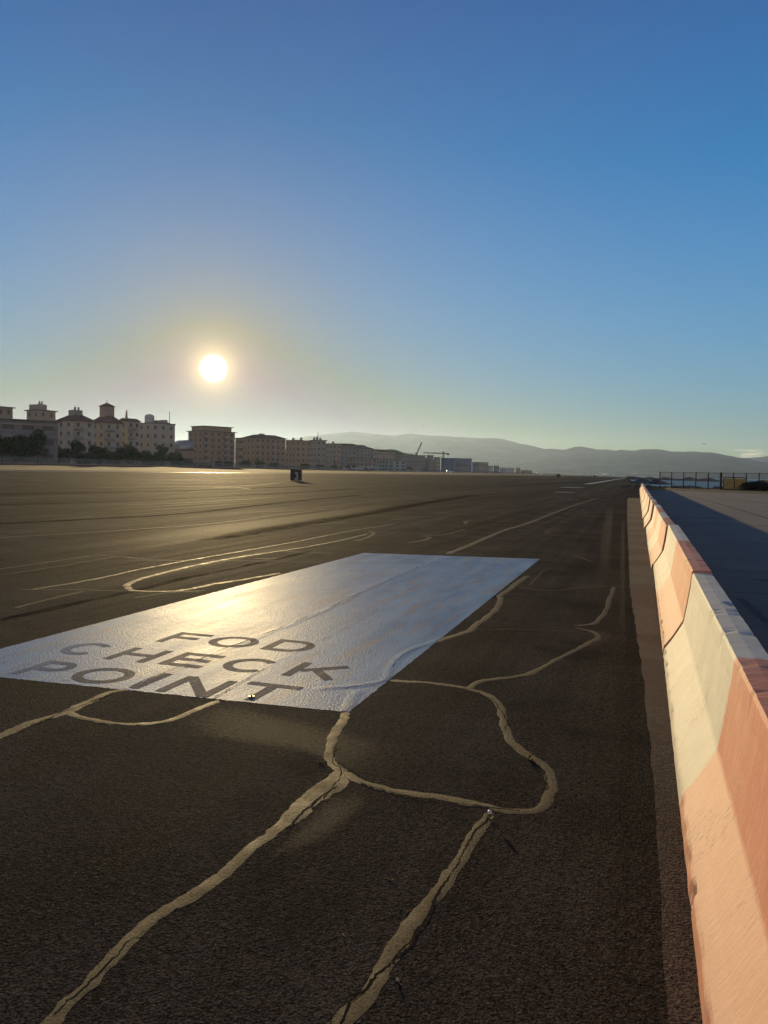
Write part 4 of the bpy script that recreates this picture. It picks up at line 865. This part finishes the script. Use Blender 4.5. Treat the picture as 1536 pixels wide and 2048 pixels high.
for i in range(26):
    px = 1248+i*12+rnd.uniform(-3, 3); y = 129.5+rnd.uniform(-1, 2); d = ray(px, 960); q = Vector((d.x/d.y*y, y, -.05)); s = rnd.uniform(.35, .9)
    if px > 1440: s *= 1.0
    V = []; F = []; bm = bmesh.new(); bmesh.ops.create_icosphere(bm, subdivisions=2, radius=1)
    for v_ in bm.verts: v_.co = v_.co*(1+.35*noise.noise(v_.co*1.7+Vector((i, 0, 0)))); v_.co.z *= .55
    me = bpy.data.meshes.new('rock'); bm.to_mesh(me); bm.free(); o = link('rock', me, rock_m); o.location = q; o.scale = (s*1.4, s, s)
    tag(o, 'dark shore rock, number '+ORD[i]+' from the left along the coast fence foot' if 0 else ORD[i].strip()+' dark shore rock from the left along the foot of the coast fence', 'rock', 'rocks along the foot of the coast fence')
# dark bushy heap right of the reed gate
c = crown_mesh(77, 1.6, 1.3, 1800, 7); c.materials.append(leafmat('dark_scrub', (.012, .014, .010), (.035, .035, .022)))
for px, s, lab in ((1505, 1.0, 'low dark bush right of the reed gate'), (1527, 1.15, 'dark bush at the right edge beside the gate')):
    q = fpos(px)+Vector((0, -3, 0)); r = empty('bush', q); r.scale = (s*1.1, s, s*.8); tag(r, lab, 'bush', 'bushes beside the reed gate'); o = bpy.data.objects.new('crown', c); COL.objects.link(o); o.parent = r
    MB().bar((0, 0, -.1), (0, 0, .6), .08, 6, .04).build('trunk', bark_m, r)
def boat(px, d, s, label, sail):
    p = AT(px, d, -1.45); r = empty('sailboat', p, R(60)); r.scale = (s,)*3; tag(r, label, 'boat', 'sailing boats in the bay')
    V = []; F = []; st = [(-3.5, .8), (-2, 1.15), (0, 1.25), (2, .9), (3.8, .05)]
    for x, h_ in st: V += [(x, -h_, 1.0), (x, -h_*.6, 0), (x, h_*.6, 0), (x, h_, 1.0)]
    for j in range(4):
        for k_ in range(4): a = j*4+k_; b2 = j*4+(k_+1) % 4; F.append((a, b2, b2+4, a+4))
    F.append((0, 1, 2, 3)); mesh('hull', V, F, white_m, r); MB().bar((.4, 0, .9), (.4, 0, 10.5), .09, 6).build('mast', galv_m, r)
    MB().bar((.4, 0, 1.9), (-3.0, 0, 1.9), .06, 6).build('boom', galv_m, r); MB().box(-1.6, 1.2, -.7, .7, 1.004, 1.5).build('cabin', white_m, r)
    if sail: V = [(.35, .02, 2.1), (-2.9, .02, 2.1), (-1.6, .25, 5), (.3, .02, 10.2)]; mesh('sail', V+[(x, y+.03, z) for x, y, z in V], [(0, 1, 2, 3), (7, 6, 5, 4)], white_m, r)
boat(1499, 1900, 1.0, 'white sailing boat with raised sail, high against the hills', True); boat(1481, 2100, 1.0, 'bare-masted boat left of the white sail', False); boat(1420, 1150, .55, 'white sail seen through the shore fence, left of two', True); boat(1433, 1100, .5, 'white sail seen through the shore fence, right of two', True)
boat(1410, 1400, .5, 'small boat above the humped rock mound', False)

# ---------------------------------------------------------------- mountains and the far town
def interp(tab, x):
    if x <= tab[0][0]: return tab[0][1]
    for (a, ya_), (b_, yb_) in zip(tab, tab[1:]):
        if x <= b_: u = (x-a)/(b_-a); return ya_+(yb_-ya_)*u
    return tab[-1][1]
def range_(tab, D, depth, seed, px0, px1, step=7):
    V = []; F = []; rows = 22; m_ = 0
    px = px0; cols = []
    while px <= px1:
        d0 = ray(px, 948); d0.z = 0; d0.normalize(); py = interp(tab, px); d1 = ray(px, py); zt = H+D*d1.z/math.hypot(d1.x, d1.y)
        zt += 5*noise.noise(Vector((px*.06, seed, 0)))+2.5*noise.noise(Vector((px*.21, seed, 0)))
        for j in range(rows):
            u = j/(rows-1)*1.5; dist_ = D-depth*(1-u); q = d0*dist_
            if u <= 1: f = u**1.15
            else: f = 1-(u-1)*1.6
            rg = noise.fractal(Vector((q.x*.0011, q.y*.0011, seed)), 1.0, 2.1, 5)
            z = max(-2.5, zt*f*(1+.22*rg*math.sin(min(u, 1)*math.pi)*1.4)-(3 if j == 0 else 0)) if u < 1 else zt*f
            if j == 0: z = -2.4
            V.append((q.x, q.y, z))
        m_ += 1; px += step
    for i in range(m_-1):
        for j in range(rows-1): a = i*rows+j; F.append((a, a+rows, a+rows+1, a+1))
    return tag(mesh('hills', V, F, hill_m, smooth=True), kind='structure')
A_ = [(-700, 900), (0, 893), (300, 888), (450, 884), (560, 880), (590, 877), (620, 872), (650, 868), (680, 865), (705, 864), (730, 866), (760, 869), (790, 871), (806, 868), (820, 867), (835, 869), (850, 870), (900, 873), (950, 876), (985, 876), (1000, 877), (1020, 882), (1040, 888), (1050, 888), (1070, 894), (1085, 897), (1110, 903), (1150, 915), (1300, 930)]
B__ = [(850, 940), (960, 932), (1040, 915), (1085, 900), (1095, 897), (1110, 898), (1130, 900), (1136, 896), (1150, 893), (1162, 893), (1178, 896), (1192, 899), (1215, 899), (1230, 901), (1240, 900), (1265, 901), (1275, 900), (1290, 898), (1305, 898), (1318, 899), (1335, 902), (1360, 903), (1390, 903), (1403, 905), (1412, 905), (1425, 905), (1440, 908), (1452, 911), (1460, 911), (1468, 914), (1486, 916), (1510, 922), (1600, 930), (2300, 940)]
C__ = [(1380, 935), (1440, 921), (1470, 916), (1500, 915), (1520, 914), (1536, 912), (1580, 909), (1650, 905), (1800, 908), (2300, 912)]
range_(A_, 9500, 2600, 1.5, -800, 1330); range_(B__, 8300, 2900, 4.7, 840, 2300); range_(C__, 10800, 2200, 8.8, 1370, 2300)
hm = MB().box(-9, 9, -6, 6, 0, 9).me('house_wall'); hm.materials.append(white_m); rm = MB().hip(-10, 10, -7, 7, 9.01, 12, 6).me('house_roof'); rm.materials.append(tile_m)
for i in range(46):
    px = rnd.choice((rnd.gauss(1110, 14), rnd.gauss(1165, 8), rnd.gauss(1190, 14), rnd.gauss(1215, 16), rnd.gauss(1075, 12), rnd.gauss(1250, 40))); py = rnd.uniform(934, 943)
    d = 5600+rnd.uniform(-100, 500); q = AZ(px, 0, 948, d); q.z = max(3, (d-5400)*.035)
    r = empty('distant_house', q, rnd.uniform(0, 3)); s = rnd.uniform(.6, 1.5); r.scale = (s, s, s*.8); tag(r, 'tiny pale house of the far town across the bay at the foot of the hills', 'house', 'houses of the far town across the bay')
    o = bpy.data.objects.new('wall', hm); COL.objects.link(o); o.parent = r; o = bpy.data.objects.new('roof', rm); COL.objects.link(o); o.parent = r
# birds
for px, py, d, lab in ((1408, 888, 220, 'small bird gliding above the ridge at the right'), (848, 853, 260, 'tiny bird in the sky above the cranes'), (318, 822, 200, 'tiny bird above the rooftop antenna')):
    q = Vector((0, 0, H))+ray(px, py)*d; r = empty('bird', q, yaw+.3); tag(r, lab, 'bird', 'birds in flight')
    V = [(-.75, 0, .06), (-.4, .1, .16), (0, .12, .02), (.4, .1, .16), (.75, 0, .06), (.4, -.1, .15), (0, -.15, 0), (-.4, -.1, .15), (0, -.5, -.02)]
    mesh('body', V+[(x, y, z-.05) for x, y, z in V], [(0, 1, 7), (1, 2, 6, 7), (2, 3, 5, 6), (3, 4, 5), (9, 16, 10), (10, 16, 15, 11), (11, 15, 14, 12), (12, 14, 13), (6, 8, 2), (0, 9, 10, 1), (4, 13, 14, 5)], steel_m, r)

# ---------------------------------------------------------------- small things on the near ground
p = G(503, 1394); r = empty('ground_stud', (p.x, p.y, .005)); tag(r, 'small metal stud set in the painted panel at the foot of the T', 'stud')
MB().bar((0, 0, 0), (0, 0, .003), .024, 20).build('base', galv_m, r, False); MB().bar((0, 0, .0032), (0, 0, .009), .009, 12, .007).build('bolt', steel_m, r)
def weed(px, py, n, hgt_, label, c, seed):
    p = G(px, py); rn = random.Random(seed); r = empty('weed', p); tag(r, label, 'weed', 'weeds in the pavement cracks'); V = []; F = []
    for i in range(n):
        a = rn.uniform(0, 6.28); l = hgt_*rn.uniform(.6, 1.1); ct = Vector((math.cos(a), math.sin(a), 0)); sd = Vector((-ct.y, ct.x, 0)); b0 = ct*rn.uniform(0, .008); k0 = len(V)
        for j in range(5):
            u = j/4; q = b0+ct*l*.75*u+Vector((0, 0, l*(u-.45*u*u))); w2 = .0028*(1-u*.9); V += [tuple(q-sd*w2), tuple(q+sd*w2)]
        for j in range(4): F.append((k0+2*j, k0+2*j+1, k0+2*j+3, k0+2*j+2))
    mesh('blades', V, F, c, r)
    return r
grass_m = leafmat('grass_blades', (.10, .11, .03), (.22, .22, .07))
weed(1057, 1520, 26, .055, 'tuft of yellow-green grass growing from the curved seal', grass_m, 1)
r = weed(979, 1638, 10, .03, 'tiny weed with a white seed head where two seals meet', grass_m, 2)
bm = bmesh.new(); bmesh.ops.create_icosphere(bm, subdivisions=2, radius=.011); me = bpy.data.meshes.new('seed_head'); bm.to_mesh(me); bm.free(); o = link('seed_head', me, white_m, r); o.location = (0, 0, .035)
weed(640, 1525, 8, .03, 'small dry grass sprig left of the seal junction', grass_m, 5); weed(780, 1760, 5, .02, 'few short dry blades on the bare asphalt', grass_m, 8)
peb_m = plain('pale_pebble', (.42, .38, .30), .6, .25, 60, .4)
for i in range(34):
    px, py = rnd.uniform(20, 1250), rnd.uniform(1450, 2030); p = G(px, py); s = rnd.uniform(.0009, .0024)
    if i == 0: p = G(795, 1963); s = .006
    if i == 1: p = G(687, 1872); s = .004
    bm = bmesh.new(); bmesh.ops.create_icosphere(bm, subdivisions=1, radius=s)
    for v_ in bm.verts: v_.co *= rnd.uniform(.75, 1.2)
    me = bpy.data.meshes.new('pebble'); bm.to_mesh(me); bm.free(); o = link('pebble', me, peb_m); o.location = (p.x, p.y, .003+s*.6)
    if i < 2: tag(o, ('largest pale pebble near the bottom centre, right of the left seal', 'upright pale chip between the two long seals')[i], 'pebble', 'loose pebbles on the asphalt')
    else: tag(o, 'tiny pale pebble lying loose on the dark asphalt', 'pebble', 'loose pebbles on the asphalt')

# ---------------------------------------------------------------- air
hz = MB().box(-12000, 12000, -1500, 13000, -4.2, 560).build('haze', None); hz['kind'] = 'stuff'; hz['label'] = 'thin evening haze over the bay'
hm_ = bpy.data.materials.new('haze_volume'); hm_.use_nodes = True; nt = hm_.node_tree; nt.nodes.remove(nt.nodes['Principled BSDF'])
pv = nt.nodes.new('ShaderNodeVolumePrincipled'); pv.inputs['Color'].default_value = (.50, .69, 1.0, 1); pv.inputs['Density'].default_value = 4.2e-5; pv.inputs['Anisotropy'].default_value = .6
nt.links.new(pv.outputs[0], nt.nodes['Material Output'].inputs['Volume']); hz.data.materials.clear(); hz.data.materials.append(hm_)
